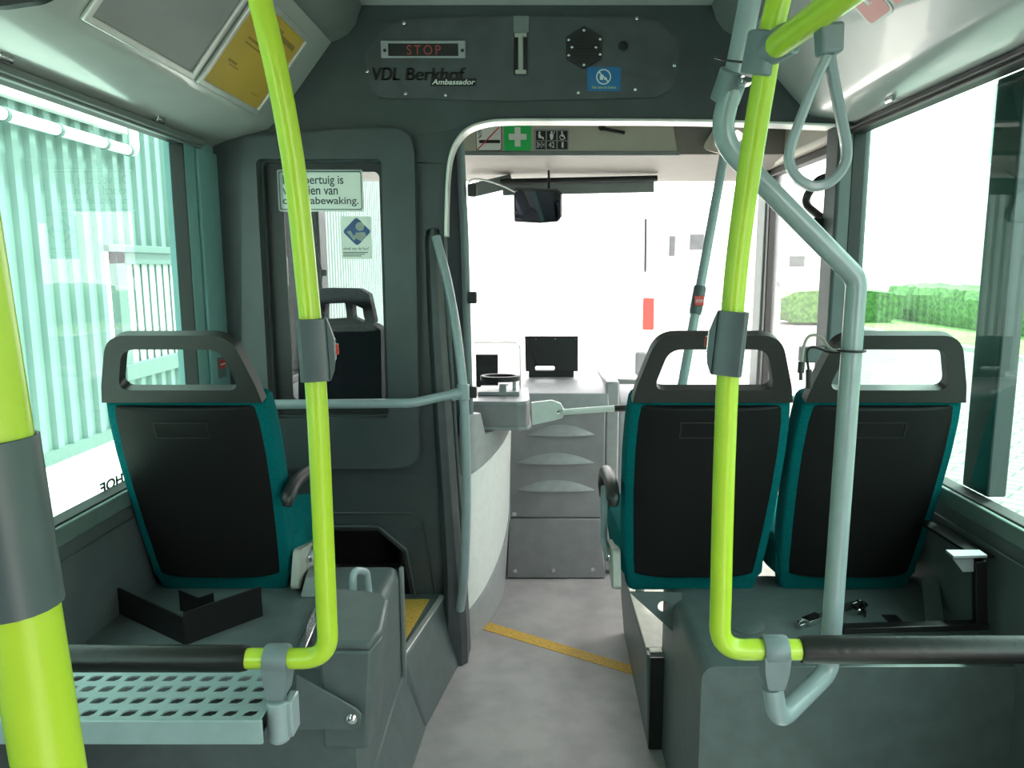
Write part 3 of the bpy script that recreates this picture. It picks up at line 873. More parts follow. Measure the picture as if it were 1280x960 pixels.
# stop buttons
def stop_button(name, pc, dvec, side, label, sc=1.0, redside=1):
    """Housing clipped round a pole at pc, pole direction dvec, bulging to 'side'."""
    dv = Vector(dvec).normalized()
    sv = Vector(side)
    sv = (sv - dv * sv.dot(dv)).normalized()
    nv = dv.cross(sv)
    t = thing(name, pc, label, 'stop button')
    prof = [(.0222, -.047), (.0235, -.045), (.029, -.032), (.031, -.02), (.031, .018), (.026, .036), (.0222, .047)]
    h = MB().plate([(p[0] * sc, p[1] * sc) for p in prof], th=0.040 * sc, o=Vector(pc) - nv * .020 * sc, ex=sv, ey=dv, en=nv)
    h.plate(rrect(-.0215, .0222, -.0215, .0215, .006, 3), [circ(0, 0, .0195, 24)], th=.094 * sc, o=Vector(pc) - dv * .047, ex=sv, ey=nv, en=dv)
    h.build('housing', M_STOPBOX, t, bevel=0.003 * sc, seg=2)
    MB().plate([(.029 * sc, -.016 * sc), (.033 * sc, -.016 * sc), (.033 * sc, .016 * sc), (.029 * sc, .016 * sc)], th=0.026 * sc, o=Vector(pc) - nv * .013 * sc, ex=sv, ey=dv, en=nv).build('bezel', M_CHROME, t, bevel=0.001)
    MB().plate([(.032 * sc, -.009 * sc), (.037 * sc, -.009 * sc), (.037 * sc, .007 * sc), (.032 * sc, .007 * sc)], th=0.018 * sc, o=Vector(pc) - nv * .009 * sc, ex=sv, ey=dv, en=nv).build('button', M_RED, t, bevel=0.001)
    return t
pc = at(392, 437, Y=1.15)
stop_button('stop_button', pc, at(389, 400, Y=1.15) - at(395, 480, Y=1.15), (1, 0.25, 0), 'grey stop button box with a red button on the left lime pole')
pc = at(913, 429, Y=1.12)
stop_button('stop_button', pc, at(916, 400, Y=1.12) - at(909, 460, Y=1.12), (-1, 0.3, 0), 'grey stop button box on the right lime pole, before the aisle seat')
pc = at(18, 640, Y=0.365)
t = thing('stop_button', pc, 'large grey stop button housing wrapping the nearest lime pole at the left edge', 'stop button')
dv = d
sv = X1 - dv * X1.dot(dv)
sv.normalize()
nv = dv.cross(sv)
hs = MB()
rings = []
for tt, k in ((-.044, 0.6), (-.040, .9), (-.03, 1.0), (.03, 1.0), (.04, .97), (.045, .9)):
    c0 = a + d * ((640 - 960) / (330 - 960) * (b - a).length) + dv * tt
    ring = []
    for j in range(18):
        an = 2 * math.pi * j / 18
        ring.append(c0 + sv * (0.0182 * math.cos(an) if math.cos(an) > 0 else .036 * math.cos(an) * k) + nv * 0.0205 * math.sin(an))
    rings.append(ring)
inner = []
for tt in (.045, -.044):
    c0 = a + d * ((640 - 960) / (330 - 960) * (b - a).length) + dv * tt
    inner.append([c0 + sv * .0174 * math.cos(2 * math.pi * j / 18) + nv * .0174 * math.sin(2 * math.pi * j / 18) for j in range(18)])
hs.loft(rings + inner + [rings[0]], caps=False).build('housing', M_STOPBOX, t, bevel=0.002)
c0 = a + d * ((722 - 960) / (330 - 960) * (b - a).length)
MB().lathe([(0.0028, 0), (0.0028, .002), (.001, .003)], c0 + sv * -.018 - V(0, .0215, 0), (0, -1, 0), 12).build('screw', M_CHROME, t)
c0 = a + d * ((655 - 960) / (330 - 960) * (b - a).length)
MB().plate(rrect(-.008, .008, -.009, .009, .003), th=.003, o=c0 - sv * .0255 - V(0, .019, 0), ex=sv, ey=dv, en=(0, -1, 0)).build('button', M_RED, t)

# hanging strap
t = thing('hanging_strap', at(1036, 60, Y=0.95), 'grey looped hanging strap with a buckle below the lime overhead rail', 'strap')
SY = 0.95
lp = [at(x, y, Y=SY) for x, y in ((1034, 70), (1018, 105), (1000, 150), (988, 185), (987, 205), (998, 224), (1018, 233), (1040, 226), (1055, 207), (1058, 185), (1052, 150), (1043, 105), (1037, 70))]
MB().ribbon(smooth(lp, 5), (0.25, 1, 0), 0.022, 0.0115).build('loop', M_TUBE, t, bevel=0.003)
bk = [at(x, y, Y=SY) for x, y in ((1021, 32), (1051, 30), (1050, 68), (1023, 71))]
MB().plate([(p.x, p.z) for p in bk][::-1], th=0.03, o=(0, SY + .015, 0)).build('buckle', M_CLAMP, t, bevel=0.004)
tp = [at(x, y, Y=SY) for x, y in ((1034, 35), (1022, 12), (1016, -12), (1024, -30), (1040, -34), (1056, -22), (1056, 0), (1046, 16), (1038, 35))]
MB().ribbon(smooth(tp, 5), (0.25, 1, 0), 0.022, 0.0045).build('rail_loop', M_TUBE, t, bevel=0.001)
# black strap end at the upper left corner
tag(MB().ribbon(smooth([at(x, y, Y=.6) for x, y in ((-60, -40), (-20, 2), (30, 1), (62, -8), (90, -40))], 6), (0, 1, 0), 0.008, 0.006).build('hanging_strap', M_BLACK),
    'black strap end at the top left corner', 'strap')

# left handrail in front of the screen
HY = 2.60
t = thing('handrail', at(578, 760, Y=2.64), 'grey green handrail across the bulkhead with a curved upright beside the doorway', 'handrail')
c1 = smooth([at(545, 296, Y=2.77), at(561, 360, Y=2.72), at(574, 440, Y=2.67), at(581, 520, Y=2.65), at(583, 620, Y=2.64), at(580, 720, Y=2.66), at(575, 762, Y=2.69)], 6)
MB().tube(c1, 0.0165, 16).build('upright', M_TUBE, t)
j = at(579, 490, Y=2.655)
rl = fillet([at(250, 506, X=-WX), at(300, 506, Y=2.52), at(515, 504, Y=2.58), j], 0.12, 8)
MB().tube(rl, 0.0165, 16).build('rail', M_TUBE, t)
MB().tube([j + V(0, 0, .028), j - V(0, 0, .028)], 0.022, 16).tube([j, j + V(-.045, -.01, -.012)], 0.021, 16).build('tee_joint', M_TUBE, t, bevel=0.003)

# cab partition post with its black clips
t = thing('partition_post', at(588, 560, Y=2.9), 'slim dark grey post with black clips at the left edge of the doorway', 'post')
MB().tube([at(574, 150, Y=2.92), at(581, 300, Y=2.92), at(588, 560, Y=2.92)], 0.0155, 16).build('post', M_CLAMP, t)
pq = [at(x, y, Y=2.95) for x, y in ((548, 150), (574, 150), (588, 545), (560, 545))]
MB().hexa(pq, [p + V(0, .012, 0) for p in pq]).build('partition_panel', M_STOPBOX, t)
for y in (238, 372, 490):
    p = at(592, y, Y=2.90)
    MB().box(p.x - .02, p.x + .012, 2.885, 2.925, p.z - .022, p.z + .022).build('clip', M_BLACK, t, bevel=0.004)

# front right pole with its red button, and the rail before the double seat
t = thing('grab_pole', at(853, 490, Y=2.62), 'thin grey pole leaning up to the roof beyond the aisle seat', 'grab pole')
p0, p1 = at(851.5, 488, Y=2.62), at(905, 195, Y=2.74)
MB().tube([p0, p1, p1 + (p1 - p0) * .35], 0.0165, 16).build('pole', M_TUBE, t)
pd = (p1 - p0).normalized()
pc = p0 + (p1 - p0) * .385
t = thing('stop_button', pc, 'small red stop button on the thin grey pole by the front door', 'stop button')
hs = MB()
hu = pd.orthogonal().normalized()
hv = pd.cross(hu)
hr = [[pc + pd * h_ + (hu * math.cos(k * math.pi / 8) + hv * math.sin(k * math.pi / 8)) * r_ for k in range(16)] for h_, r_ in ((-.05, .0185), (-.05, .0195), (-.035, .022), (.045, .022), (.05, .0195), (.05, .0185), (-.05, .0185))]
hs.loft(hr, caps=False).build('housing', M_STOPBOX, t)
MB().box(pc.x - .016, pc.x + .016, pc.y - .028, pc.y - .0205, pc.z - .018, pc.z + .016).build('button', M_RED, t, bevel=0.002)
text_mesh('STOP', V(pc.x - .012, pc.y - .0282, pc.z - .006), X1, Z1, .024, .009).build('lettering', M_SIGNW, t)
t = thing('handrail', at(1004, 500, Y=2.62), 'grey green rail in front of the double seat, seen between the two seat backs', 'handrail')
zr = at(1000, 497, Y=2.62).z
MB().tube(fillet([at(800, 497, Y=2.62), V(1.06, 2.62, zr), V(WX, 2.62, zr)], .05), 0.0165, 16).build('rail', M_TUBE, t)
MB().tube([V(at(1004, 500, Y=2.62).x, 2.62, zr), V(at(1004, 500, Y=2.62).x, 2.62, 0)], 0.0165, 16).tube([V(at(805, 500, Y=2.62).x, 2.62, zr), V(at(805, 500, Y=2.62).x, 2.62, 0)], .0165, 16).build('post', M_TUBE, t)

# ================================================================== LEFT SIDE SMALL THINGS
# perforated luggage tray
TZ = 0.80
t = thing('luggage_tray', V(-0.75, 1.2, TZ), 'grey perforated metal tray under the left sleeved bar', 'tray')
ty0, ty1 = at(200, 899, Z=TZ).y, at(200, 835, Z=TZ).y
xr = GPT - .014
holes = []
for ri, py in enumerate((891, 875.5, 861, 848)):
    yy = at(200, py, Z=TZ).y
    for ci in range(23):
        xx = xr - .022 - ci * 0.0322 - (0.0, .004, .010, .016)[ri]
        if xx - .016 < -1.13:
            continue
        k = 1.12
        holes.append([(xx - .010 * k, yy - .0088), (xx + .004 * k, yy - .0088), (xx + .009 * k, yy - .003), (xx + .010 * k, yy + .0088), (xx - .004 * k, yy + .0088), (xx - .009 * k, yy + .003)])
MB().plate([(-1.14, ty0), (xr, ty0), (xr, ty1), (-1.14, ty1)], holes, th=0.003, o=(0, 0, TZ - .003), ex=X1, ey=Y1).build('perforated_sheet', M_TRAY, t)
MB().box(-1.14, xr + .004, ty0 - .006, ty0, TZ - .040, TZ + .001).build('lip', M_TRAY, t, bevel=0.002)
MB().box(-1.13, xr - .004, ty0 + .002, ty1 - .002, TZ - .036, TZ - .030).build('shade_sheet', M_BLACK, t)  # black sheet added below the holes to stand in for shade
px_ = GPT
pz_ = at(358, 926, Y=1.135).z
MB().tube([V(px_ + .002, 1.135, zb_l - .0635), V(px_ + .002, 1.135, pz_ + .006), V(px_ + .002, 1.135, pz_)], [.0185, .0185, .013], 18).box(px_ + .012, px_ + .027, 1.128, 1.165, pz_ + .01, zb_l - .0635).build('support_post', M_TUBE, t, bevel=0.003)
# the panel and dark space under the tray
# waste bin
t = thing('waste_bin', V(-0.40, 1.5, 0.4), 'dark green waste bin with a rounded lid beside the left lime pole', 'waste bin')
lz = 0.70
A_ = [at(x, y, Z=lz) for x, y in ((398, 802), (463, 803), (478, 785), (486, 748), (478, 741), (420, 735), (404, 742))]
MB().plate([(p.x, p.y) for p in A_], th=0.022, o=(0, 0, lz - .022), ex=X1, ey=Y1).build('lid', M_POD, t, bevel=0.009, seg=3)
zz = 0.46
bt = [V(p.x * 0.985 - 0.005, p.y * .99 + .012, lz - .02) for p in A_]
cxm = sum(p.x for p in bt) / 7
cym = sum(p.y for p in bt) / 7
bb = [V(cxm + (p.x - cxm) * .86 - .012, cym + (p.y - cym) * .88 + .0, 0.44) for p in bt]
bc = [V(cxm + (p.x - cxm) * .7 - .014, cym + (p.y - cym) * .7 + .01, 0.415) for p in bt]
MB().loft([bc, bb, bt]).build('bin_body', M_POD, t, bevel=0.006, seg=3)
yb_ = A_[0].y - 0.012
pl = [at(x, y, Y=yb_) for x, y in ((371, 842), (446, 884), (453, 892), (451, 906), (440, 911), (371, 910))]
br_ = MB().plate([(p.x, p.z) for p in pl][::-1], th=0.006, o=(0, yb_, 0)).build('pivot_bracket', M_POD, t, bevel=0.002)
p = at(440, 898, Y=yb_ - .006)
MB().lathe([(0.012, 0), (0.012, .003), (.008, .003), (.008, .009), (.005, .011)], p, (0, -1, 0), 14).build('bolt', M_CHROME, br_)
# small bent tube and chrome strap on the wheel box
hp = [at(440, 742, Y=1.86), at(441, 712, Y=1.88), at(458, 715, Y=1.93), at(463, 738, Y=1.95)]
hp[0].z = PZ
hp[-1].z = PZ
tag(MB().tube(fillet(hp, 0.02, 6), 0.010, 12).build('handle', M_TUBE), 'small bent grey tube handle on the left wheel box behind the bin', 'handle')
a, b = at(372, 822, Z=PZ + .012), at(402, 752, Z=PZ + .012)
tag(MB().bar(a, b, 0.024, 0.01).lathe([(0.014, -.008), (.014, .008)], a, Z1, 14).build('strap_bar', M_CHROME, bevel=0.003), 'shiny metal strap lying on the left wheel box behind the lime pole', 'metal strap')

# open black metal box on the left wheel box
n0, l0, r0 = at(232, 806, Z=PZ), at(127, 756, Z=PZ), at(328, 770, Z=PZ)
k0 = l0 + r0 - n0
t = thing('metal_box', n0, 'open black metal box frame lying on the wheel box behind the single seat', 'metal box')
hgt = V(0, 0, 0.075)
def wallp(a, b, h, name, par, th=.005):
    return MB().bar(a + h / 2, b + h / 2, th, h.length, Z1).build(name, M_BMET, par, bevel=0.001)
wallp(n0, l0, hgt, 'side', t)
wallp(n0, r0, hgt * 1.15, 'side', t)
wallp(l0, l0 + (k0 - l0) * .42, hgt * 1.15, 'side', t)
wallp(r0, r0 + (k0 - r0) * .2, hgt * .5, 'side', t)
mid = (n0 + r0) / 2 + (l0 - n0) * .28
wallp(mid, mid + (l0 - n0) * .22, V(0, 0, .06), 'bracket', t)
wallp(mid + (r0 - n0) * .2, mid, V(0, 0, .06), 'bracket', t)

# small red emergency tag on the left pillar
p = at(277, 460, X=-WX + .013)
tg = thing('emergency_tag', p, 'small red and white tag on the left pillar behind the seat handle', 'tag')
MB().box(-WX + .012, -WX + .016, p.y - .03, p.y + .03, p.z - .035, p.z + .04).build('backing', M_CLADT, tg)
MB().box(-WX + .0155, -WX + .018, p.y - .026, p.y + .026, p.z - .0, p.z + .03).build('red_field', M_RED, tg)
MB().box(-WX + .0175, -WX + .019, p.y - .02, p.y + .02, p.z + .012, p.z + .017).build('white_bar', M_SIGNW, tg)

# ================================================================== POSTERS AND SIGNS ON THE ROOF PANELS
pL0, pL1 = V(-0.925, 0, 2.005), V(-0.705, 0, 2.285)
dl = (pL1 - pL0).normalized()
nl = V(dl.z, 0, -dl.x)                       # into the saloon
if nl.x < 0:
    nl = -nl
def onL(px, py):
    return at(px, py, plane=(pL0, nl))
def frame_on_L(name, y0, y1, s0, s1, m, label):
    t = thing(name, pL0 + Y1 * y0 + dl * s0, label, 'poster')
    o = pL0 + nl * .001
    MB().plate([(y0, s0), (y1, s0), (y1, s1), (y0, s1)], th=.003, o=o, ex=Y1, ey=dl, en=nl).build('sheet', m, t)
    wd = .014
    MB().plate([(y0 - wd, s0 - wd), (y1 + wd, s0 - wd), (y1 + wd, s1 + wd), (y0 - wd, s1 + wd)], [[(y0 + .004, s0 + .004), (y1 - .004, s0 + .004), (y1 - .004, s1 - .004), (y0 + .004, s1 - .004)]], th=.012, o=o, ex=Y1, ey=dl, en=nl).build('poster_frame', M_ALU, t, bevel=0.004, seg=3)
    return t, o
q1 = onL(318, 142)
q0 = onL(240, 104)
q2 = onL(379, 40)
s_lo = (q1 - pL0).dot(dl) + .014
s_hi = (q2 - pL0).dot(dl) - .014
t, o = frame_on_L('poster', q0.y + .016, q1.y - .014, s_lo, s_hi, M_YEL, 'yellow notice in a metal frame on the left roof panel, behind the lime pole')
yy0, yy1 = q0.y + .016, q1.y - .014
for (f0, f1, g0, g1) in ((.42, .62, .86, .90), (.58, .92, .80, .86), (.22, .52, .60, .63), (.22, .48, .55, .57), (.16, .30, .30, .33), (.2, .36, .27, .285), (.74, .88, .14, .15)):
    MB().plate([(yy0 + (yy1 - yy0) * f0, s_lo + (s_hi - s_lo) * g0), (yy0 + (yy1 - yy0) * f1, s_lo + (s_hi - s_lo) * g0), (yy0 + (yy1 - yy0) * f1, s_lo + (s_hi - s_lo) * g1), (yy0 + (yy1 - yy0) * f0, s_lo + (s_hi - s_lo) * g1)], th=.0006, o=o + nl * .003, ex=Y1, ey=dl, en=nl).build('print_line', M_YINK, t)
g1_ = onL(232, 103)
g0_ = onL(92, 30)
frame_on_L('poster', g0_.y + .014, g1_.y - .012, s_lo, s_hi, M_GPOST, 'blank grey sheet in a metal frame on the left roof panel')
# clips under the panel
for nm, px, py, pl_, lb in (('panel_clip', 5, 69, -1, 'metal clip on the left roof panel nearer the corner of the photo'), ('panel_clip', 199, 147, -1, 'metal clip on the left roof panel below the yellow notice'), ('panel_clip', 1113, 123, 1, 'metal clip on the right roof panel above the window')):
    pp = at(px, py, plane=(V(pl_ * 1.05, 0, 1.957 if pl_ < 0 else 2.018), V(pl_ * -.25, 0, -1)))
    tag(MB().box(pp.x - .008, pp.x + .008, pp.y - .022, pp.y + .022, pp.z - .008, pp.z + .004).tube([pp + V(0, -.022, -.008), pp + V(0, .022, -.008)], .006, 10).build(nm, M_CHROME, bevel=0.002), lb, 'clip')
# faded red label on the right panel
pR0, pR1 = V(0.945, 0, 2.05), V(0.705, 0, 2.30)
dr_ = (pR1 - pR0).normalized()
nr = V(-abs(dr_.z), 0, -abs(dr_.x)).normalized()
def onR(px, py):
    return at(px, py, plane=(pR0, nr))
t = thing('prohibition_label', onR(1095, 20), 'white label with a faded red sign on the right roof panel by the strap', 'label')
o = pR0 + nr * .001
ca, cb = onR(1084, 33), onR(1120, 18)
uy = (ca.y + cb.y) / 2
s0 = (onR(1090, 34) - pR0).dot(dr_)
def rr2(y0, y1, a0, a1, r):
    return rrect(y0, y1, a0, a1, r)
y0_, y1_ = onR(1126, 20).y, onR(1070, 10).y
MB().plate(rr2(y0_, y1_, s0, s0 + .16, .02), th=.001, o=o, ex=Y1, ey=dr_, en=nr).build('backing', M_SIGNW, t)
MB().plate(rr2(y0_ + .008, y1_ - .008, s0 + .008, s0 + .152, .016), [rr2(y0_ + .05, y1_ - .05, s0 + .05, s0 + .12, .005)], th=.001, o=o + nr * .001, ex=Y1, ey=dr_, en=nr).build('red_ring', M_PINK, t)
ym_ = (y0_ + y1_) / 2
MB().bar(o + Y1 * (y0_ + .055) + dr_ * (s0 + .055) + nr * .002, o + Y1 * (y1_ - .055) + dr_ * (s0 + .115) + nr * .002, .012, .001, nr).build('red_bar', M_PINK, t)
MB().plate(rr2(y0_ - .085, y0_ - .02, s0 + .01, s0 + .05, .004), th=.001, o=o, ex=Y1, ey=dr_, en=nr).build('side_strip', M_PINK, t)

# ================================================================== HEADER PANEL
t = thing('header_panel', V(0, BY, 2.05), 'dark screwed header plate above the doorway carrying the STOP display', 'panel')
HO = BY - 0.002
def H(px, py):
    p = at(px, py, Y=BY - .012)
    return (p.x, p.z)
hp_ = [H(455, 68), H(462, 108), H(474, 122), H(640, 126), H(820, 122), H(838, 112), H(847, 92), H(850, 55), H(822, 26), H(800, 21), H(640, 20), H(505, 23), H(478, 38)]
slot = rrect(H(642, 0)[0], H(660, 0)[0], H(0, 94)[1], H(0, 41)[1], .0003, 1)
MB().plate(round_poly(hp_, .03), [slot], th=.012, o=(0, BY, 0)).build('plate', M_HEAD, t, bevel=0.004, seg=2)
for (x, y) in ((505, 29), (459, 89), (507, 117), (557, 119), (723, 116), (794, 112), (843, 82), (796, 23)):
    p = at(x, y, Y=BY - .012)
    MB().lathe([(.006, 0), (.006, .002), (.003, .004)], p, (0, -1, 0), 10).build('screw', M_CHROME, t)
t = thing('hammer_recess', V(*H(651, 94)[:1], BY, H(651, 94)[1]), 'narrow slot with a metal rod in the header plate', 'recess')
x0, z0 = H(643, 93)
x1, z1 = H(659, 41)
MB().box(x0 + .0005, x1 - .0005, BY - .005, BY - .001, z0 + .0005, z1 - .0005).build('slot', M_BLACK, t)
MB().tube([V((x0 + x1) / 2, BY - .012, z0 + .004), V((x0 + x1) / 2, BY - .012, z1 - .012)], .009, 12).build('rod', M_SEATGREY, t)
MB().box(x0 + .003, x1 - .003, BY - .02, BY - .004, z0 + .001, z0 + .014).build('bracket', M_SEATGREY, t, bevel=.002)
MB().box(x0 + .001, x1 - .001, BY - .017, BY - .004, z1 - .014, z1 - .001).build('bracket', M_SEATGREY, t, bevel=.002)
xa, za = H(642, 41)
xb2, zb2 = H(661, 20)
MB().box(xa, xb2, BY - .0150, BY - .0122, za, zb2).build('cover_strip', M_DUCT, t)
# STOP display
t = thing('stop_display', V(*H(529, 75)[:1], BY - .012, H(529, 75)[1]), 'grey framed display reading STOP in red letters', 'display')
x0, z0 = H(477, 73)
x1, z1 = H(582, 52)
xa, za = H(486, 71)
xb2, zb2 = H(573, 55)
MB().plate([(x0, z0), (x1, z0), (x1, z1), (x0, z1)], [[(xa, za), (xb2, za), (xb2, zb2), (xa, zb2)]], th=.012, o=(0, BY - .0115, 0)).build('display_frame', M_DASHL, t, bevel=.002)
MB().box(xa, xb2, BY - .018, BY - .0115, za, zb2).build('screen', M_BLACK, t)
ta_, tb_ = H(509, 69), H(551, 57)
text_mesh('STOP', V(ta_[0], BY - .018, ta_[1]), X1, Z1, tb_[0] - ta_[0], tb_[1] - ta_[1], space=1.35).build('lettering', M_LED, t)
for x in (481, 578):
    p = at(x, 63, Y=BY - .0235)
    MB().lathe([(.006, 0), (.006, .001)], p, (0, -1, 0), 10).build('screw', M_BLACK, t)
# maker's lettering
t = thing('maker_lettering', V(*H(525, 108)[:1], BY - .012, H(525, 108)[1]), 'black lettering VDL Berkhof with a small white italic line below', 'lettering')
a, b = H(466, 100.5), H(583, 84.5)
for wd_, xa, xb9, sh_ in (('VDL', a[0], H(501, 100)[0], .15), ('Berkhof', H(505, 0)[0], b[0], .12)):
    lt_ = MB()
    for dx in (-.0025, -.0012, 0, .0012, .0025):
        m_ = text_mesh(wd_, V(xa + dx, BY - .012, a[1]), X1, Z1, xb9 - xa - .004, b[1] - a[1], bold=.004, shear=sh_, lift=.0006 + abs(dx) * .05)
        lt_.add(m_.v, m_.f)
    lt_.build('lettering', M_INKB, t)
a, b = H(538, 107.5), H(596, 98)
MB().plate([(a[0], a[1]), (b[0] - .004, a[1]), (b[0], b[1]), (a[0] + .004, b[1])], th=.001, o=(0, BY - .0122, 0)).build('strip', M_INKB, t)
a, b = H(540, 105.8), H(594, 99.2)
text_mesh('Ambassador', V(a[0], BY - .0132, a[1]), X1, Z1, b[0] - a[0], b[1] - a[1], bold=.012, shear=.25).build('lettering', M_SIGNW, t)['label'] = 'white italic lettering Ambassador'
# loudspeaker grille
sp = at(730, 60, Y=BY - .012)
t = thing('loudspeaker', sp, 'black hexagonal loudspeaker grille on the header plate', 'loudspeaker')
MB().plate(circ(0, 0, .072, 6, 30), [circ(math.cos(R(60 * k)) * .0, 0, .058, 24) for k in range(1)], th=.006, o=sp).build('rim', M_BLACK, t, bevel=.002)
gh = []
for i in range(-4, 5):
    for k in range(-4, 5):
        x, z = (i + (k % 2) * .5) * .0125, k * .0108
        if math.hypot(x, z) < .051:
            gh.append(circ(x, z, .0042, 6))
MB().plate(circ(0, 0, .059, 24), gh, th=.003, o=sp).build('grille', M_BLACK, t)
MB().plate(circ(0, 0, .058, 24), th=.0005, o=sp).build('cone', M_RUB, t)
for (x, y) in ((730, 38), (750, 49), (750, 68), (730, 81), (711, 69), (711, 50), (715, 59), (745, 59)):
    MB().lathe([(.005, 0), (.005, .003), (.003, .005)], at(x, y, Y=BY - .017), (0, -1, 0), 10).build('screw', M_CHROME, t)
p = at(779, 58, Y=BY - .012)
tag(MB().lathe([(.017, 0), (.017, .003), (.013, .005), (.012, .002), (.001, .002)], p, (0, -1, 0), 20).build('plug', M_RUB), 'round black plug in the header plate beside the loudspeaker', 'plug')
# blue sticker
x0, z0 = H(734, 114)
x1, z1 = H(776, 84)
t = thing('sticker', V((x0 + x1) / 2, BY - .012, z0), 'blue no eating or drinking sticker on the header plate', 'sticker')
MB().box(x0, x1, BY - .013, BY - .0118, z0, z1).build('backing', M_BLUE, t)
c = at(754.5, 96, Y=BY - .013)
MB().plate(circ(0, 0, .026, 28), [circ(0, 0, .022, 28)], th=.0006, o=c).bar(c + V(-.017, -.0004, .017), c + V(.017, -.0004, -.017), .0006, .004, V(1, 0, 1)).build('ring', M_SIGNW, t)
MB().plate([(-.013, -.010), (-.002, -.010), (0, .006), (-.013, .006)], th=.0006, o=c).plate([(.002, -.01), (.012, -.01), (.012, -.004), (.002, .0)], th=.0006, o=c).build('pictogram', M_SIGNW, t)
a, b = H(740, 111), H(770, 107.5)
text_mesh('Niet eten en drinken', V(a[0], BY - .013, a[1]), X1, Z1, b[0] - a[0], b[1] - a[1]).build('lettering', M_LGREEN, t)

# stickers on the beige hatch
YS = YB - .0155
def Sg(px, py):
    p = at(px, py, Y=YS)
    return p.x, p.z
x0, z0 = Sg(595, 188.5)
x1, z1 = Sg(627, 158)
t = thing('sticker', V(x0, YS, z0), 'white no smoking sticker with a red slash on the beige hatch', 'sticker')
MB().plate(rrect(x0, x1, z0, z1 + .01, .012), th=.0008, o=(0, YS + .0004, 0)).build('border', M_INKB, t)
MB().plate(rrect(x0 + .003, x1 - .003, z0 + .003, z1 + .007, .010), th=.0008, o=(0, YS - .0002, 0)).build('backing', M_SIGNW, t)
a, b = Sg(599, 179), Sg(625, 175)
MB().plate([(a[0], a[1]), (b[0], a[1]), (b[0], b[1]), (a[0], b[1])], th=.0006, o=(0, YS - .0010, 0)).build('cigarette', M_INKB, t)
sm = MB()
for k in range(3):
    c = at(598 + 1.5 * k, 168 - k, Y=YS - .001)
    sm.ribbon(smooth([c + V(-.002, 0, -.02), c + V(.004, 0, -.008), c + V(-.001, 0, .006), c + V(.003, 0, .018)], 4), (0, 1, 0), .0006, .0022)
sm.build('smoke_lines', M_INKB, t)
MB().bar(V(*[Sg(597, 187)[0], YS - .0016, Sg(597, 187)[1]]), V(Sg(624, 159)[0], YS - .0016, Sg(624, 159)[1]), .0006, .005, V(-1, 0, 1)).build('red_slash', M_REDS, t)
x0, z0 = Sg(630, 188.5)
x1, z1 = Sg(664, 157)
t = thing('sticker', V(x0, YS, z0), 'green first aid sticker with a white cross on the beige hatch', 'sticker')
MB().plate(rrect(x0, x1, z0, z1 + .01, .01), th=.0008, o=(0, YS + .0004, 0)).build('backing', M_GREEN, t)
c = at(647, 171, Y=YS - .0004)
k = .013
MB().plate([(-k, -.042), (k, -.042), (k, -k), (.040, -k), (.040, k), (k, k), (k, .042), (-k, .042), (-k, k), (-.040, k), (-.040, -k), (-k, -k)], th=.0006, o=c).build('cross', M_SIGNW, t)
x0, z0 = Sg(667.5, 188)
x1, z1 = Sg(711.5, 161)
t = thing('sticker', V(x0, YS, z0), 'black and white capacity sticker with three pictograms on the beige hatch', 'sticker')
MB().plate(rrect(x0, x1, z0, z1, .008), th=.0008, o=(0, YS + .0004, 0)).build('backing', M_GPOST, t)
for ci, (xa, xb_) in enumerate(((670, 682), (683.5, 695.5), (697, 709.5))):
    ax, az = Sg(xa, 175.5)
    bx_, bz = Sg(xb_, 163.5)
    fld = MB().box(ax, bx_, YS - .0008, YS - .0003, az, bz).build('field', M_INKB, t)
    cx_, cz_ = (ax + bx_) / 2, (az + bz) / 2
    g = MB()
    yq = (0, YS - .0007, 0)
    if ci == 0:
        g.plate(circ(cx_ - .006, cz_ + .013, .005, 12), th=.0006, o=yq).plate([(cx_ - .012, cz_ + .007), (cx_ - .002, cz_ + .007), (cx_ + .002, cz_ - .004), (cx_ + .012, cz_ - .006), (cx_ + .014, cz_ - .017), (cx_ + .008, cz_ - .017), (cx_ + .006, cz_ - .011), (cx_ - .01, cz_ - .011)][::-1], th=.0006, o=yq)
    elif ci == 1:
        g.plate(circ(cx_, cz_ + .014, .0045, 12), th=.0006, o=yq).plate([(cx_ - .008, cz_ + .008), (cx_ + .008, cz_ + .008), (cx_ + .008, cz_ - .004), (cx_ + .004, cz_ - .018), (cx_ - .004, cz_ - .018), (cx_ - .008, cz_ - .004)][::-1], th=.0006, o=yq).plate([(cx_ + .008, cz_ + .006), (cx_ + .013, cz_ + .012), (cx_ + .015, cz_ + .018), (cx_ + .011, cz_ + .018)], th=.0006, o=yq)
    else:
        g.plate(circ(cx_ - .002, cz_ - .007, .012, 20), [circ(cx_ - .002, cz_ - .007, .009, 20)], th=.0006, o=yq).plate(circ(cx_ - .003, cz_ + .015, .004, 12), th=.0006, o=yq).plate([(cx_ - .006, cz_ + .01), (cx_ + .001, cz_ + .01), (cx_ + .002, cz_), (cx_ + .009, cz_ - .002), (cx_ + .013, cz_ - .014), (cx_ + .009, cz_ - .015), (cx_ + .006, cz_ - .006), (cx_ - .005, cz_ - .004)][::-1], th=.0006, o=yq)
    g.build('pictogram', M_SIGNW, t)
    ax, az = Sg(xa, 186.5)
    bx_, bz = Sg(xb_, 176.5)
    MB().box(ax, bx_, YS - .0008, YS - .0003, az, bz).build('field', M_INKB, t)
    tx = ('30+2+1', '42', '1')[ci]
    ww = (.038, .026, .008)[ci]
    text_mesh(tx, V((ax + bx_) / 2 - ww / 2, YS - .0008, az + .007), X1, Z1, ww, .024).build('lettering', M_SIGNW, t)

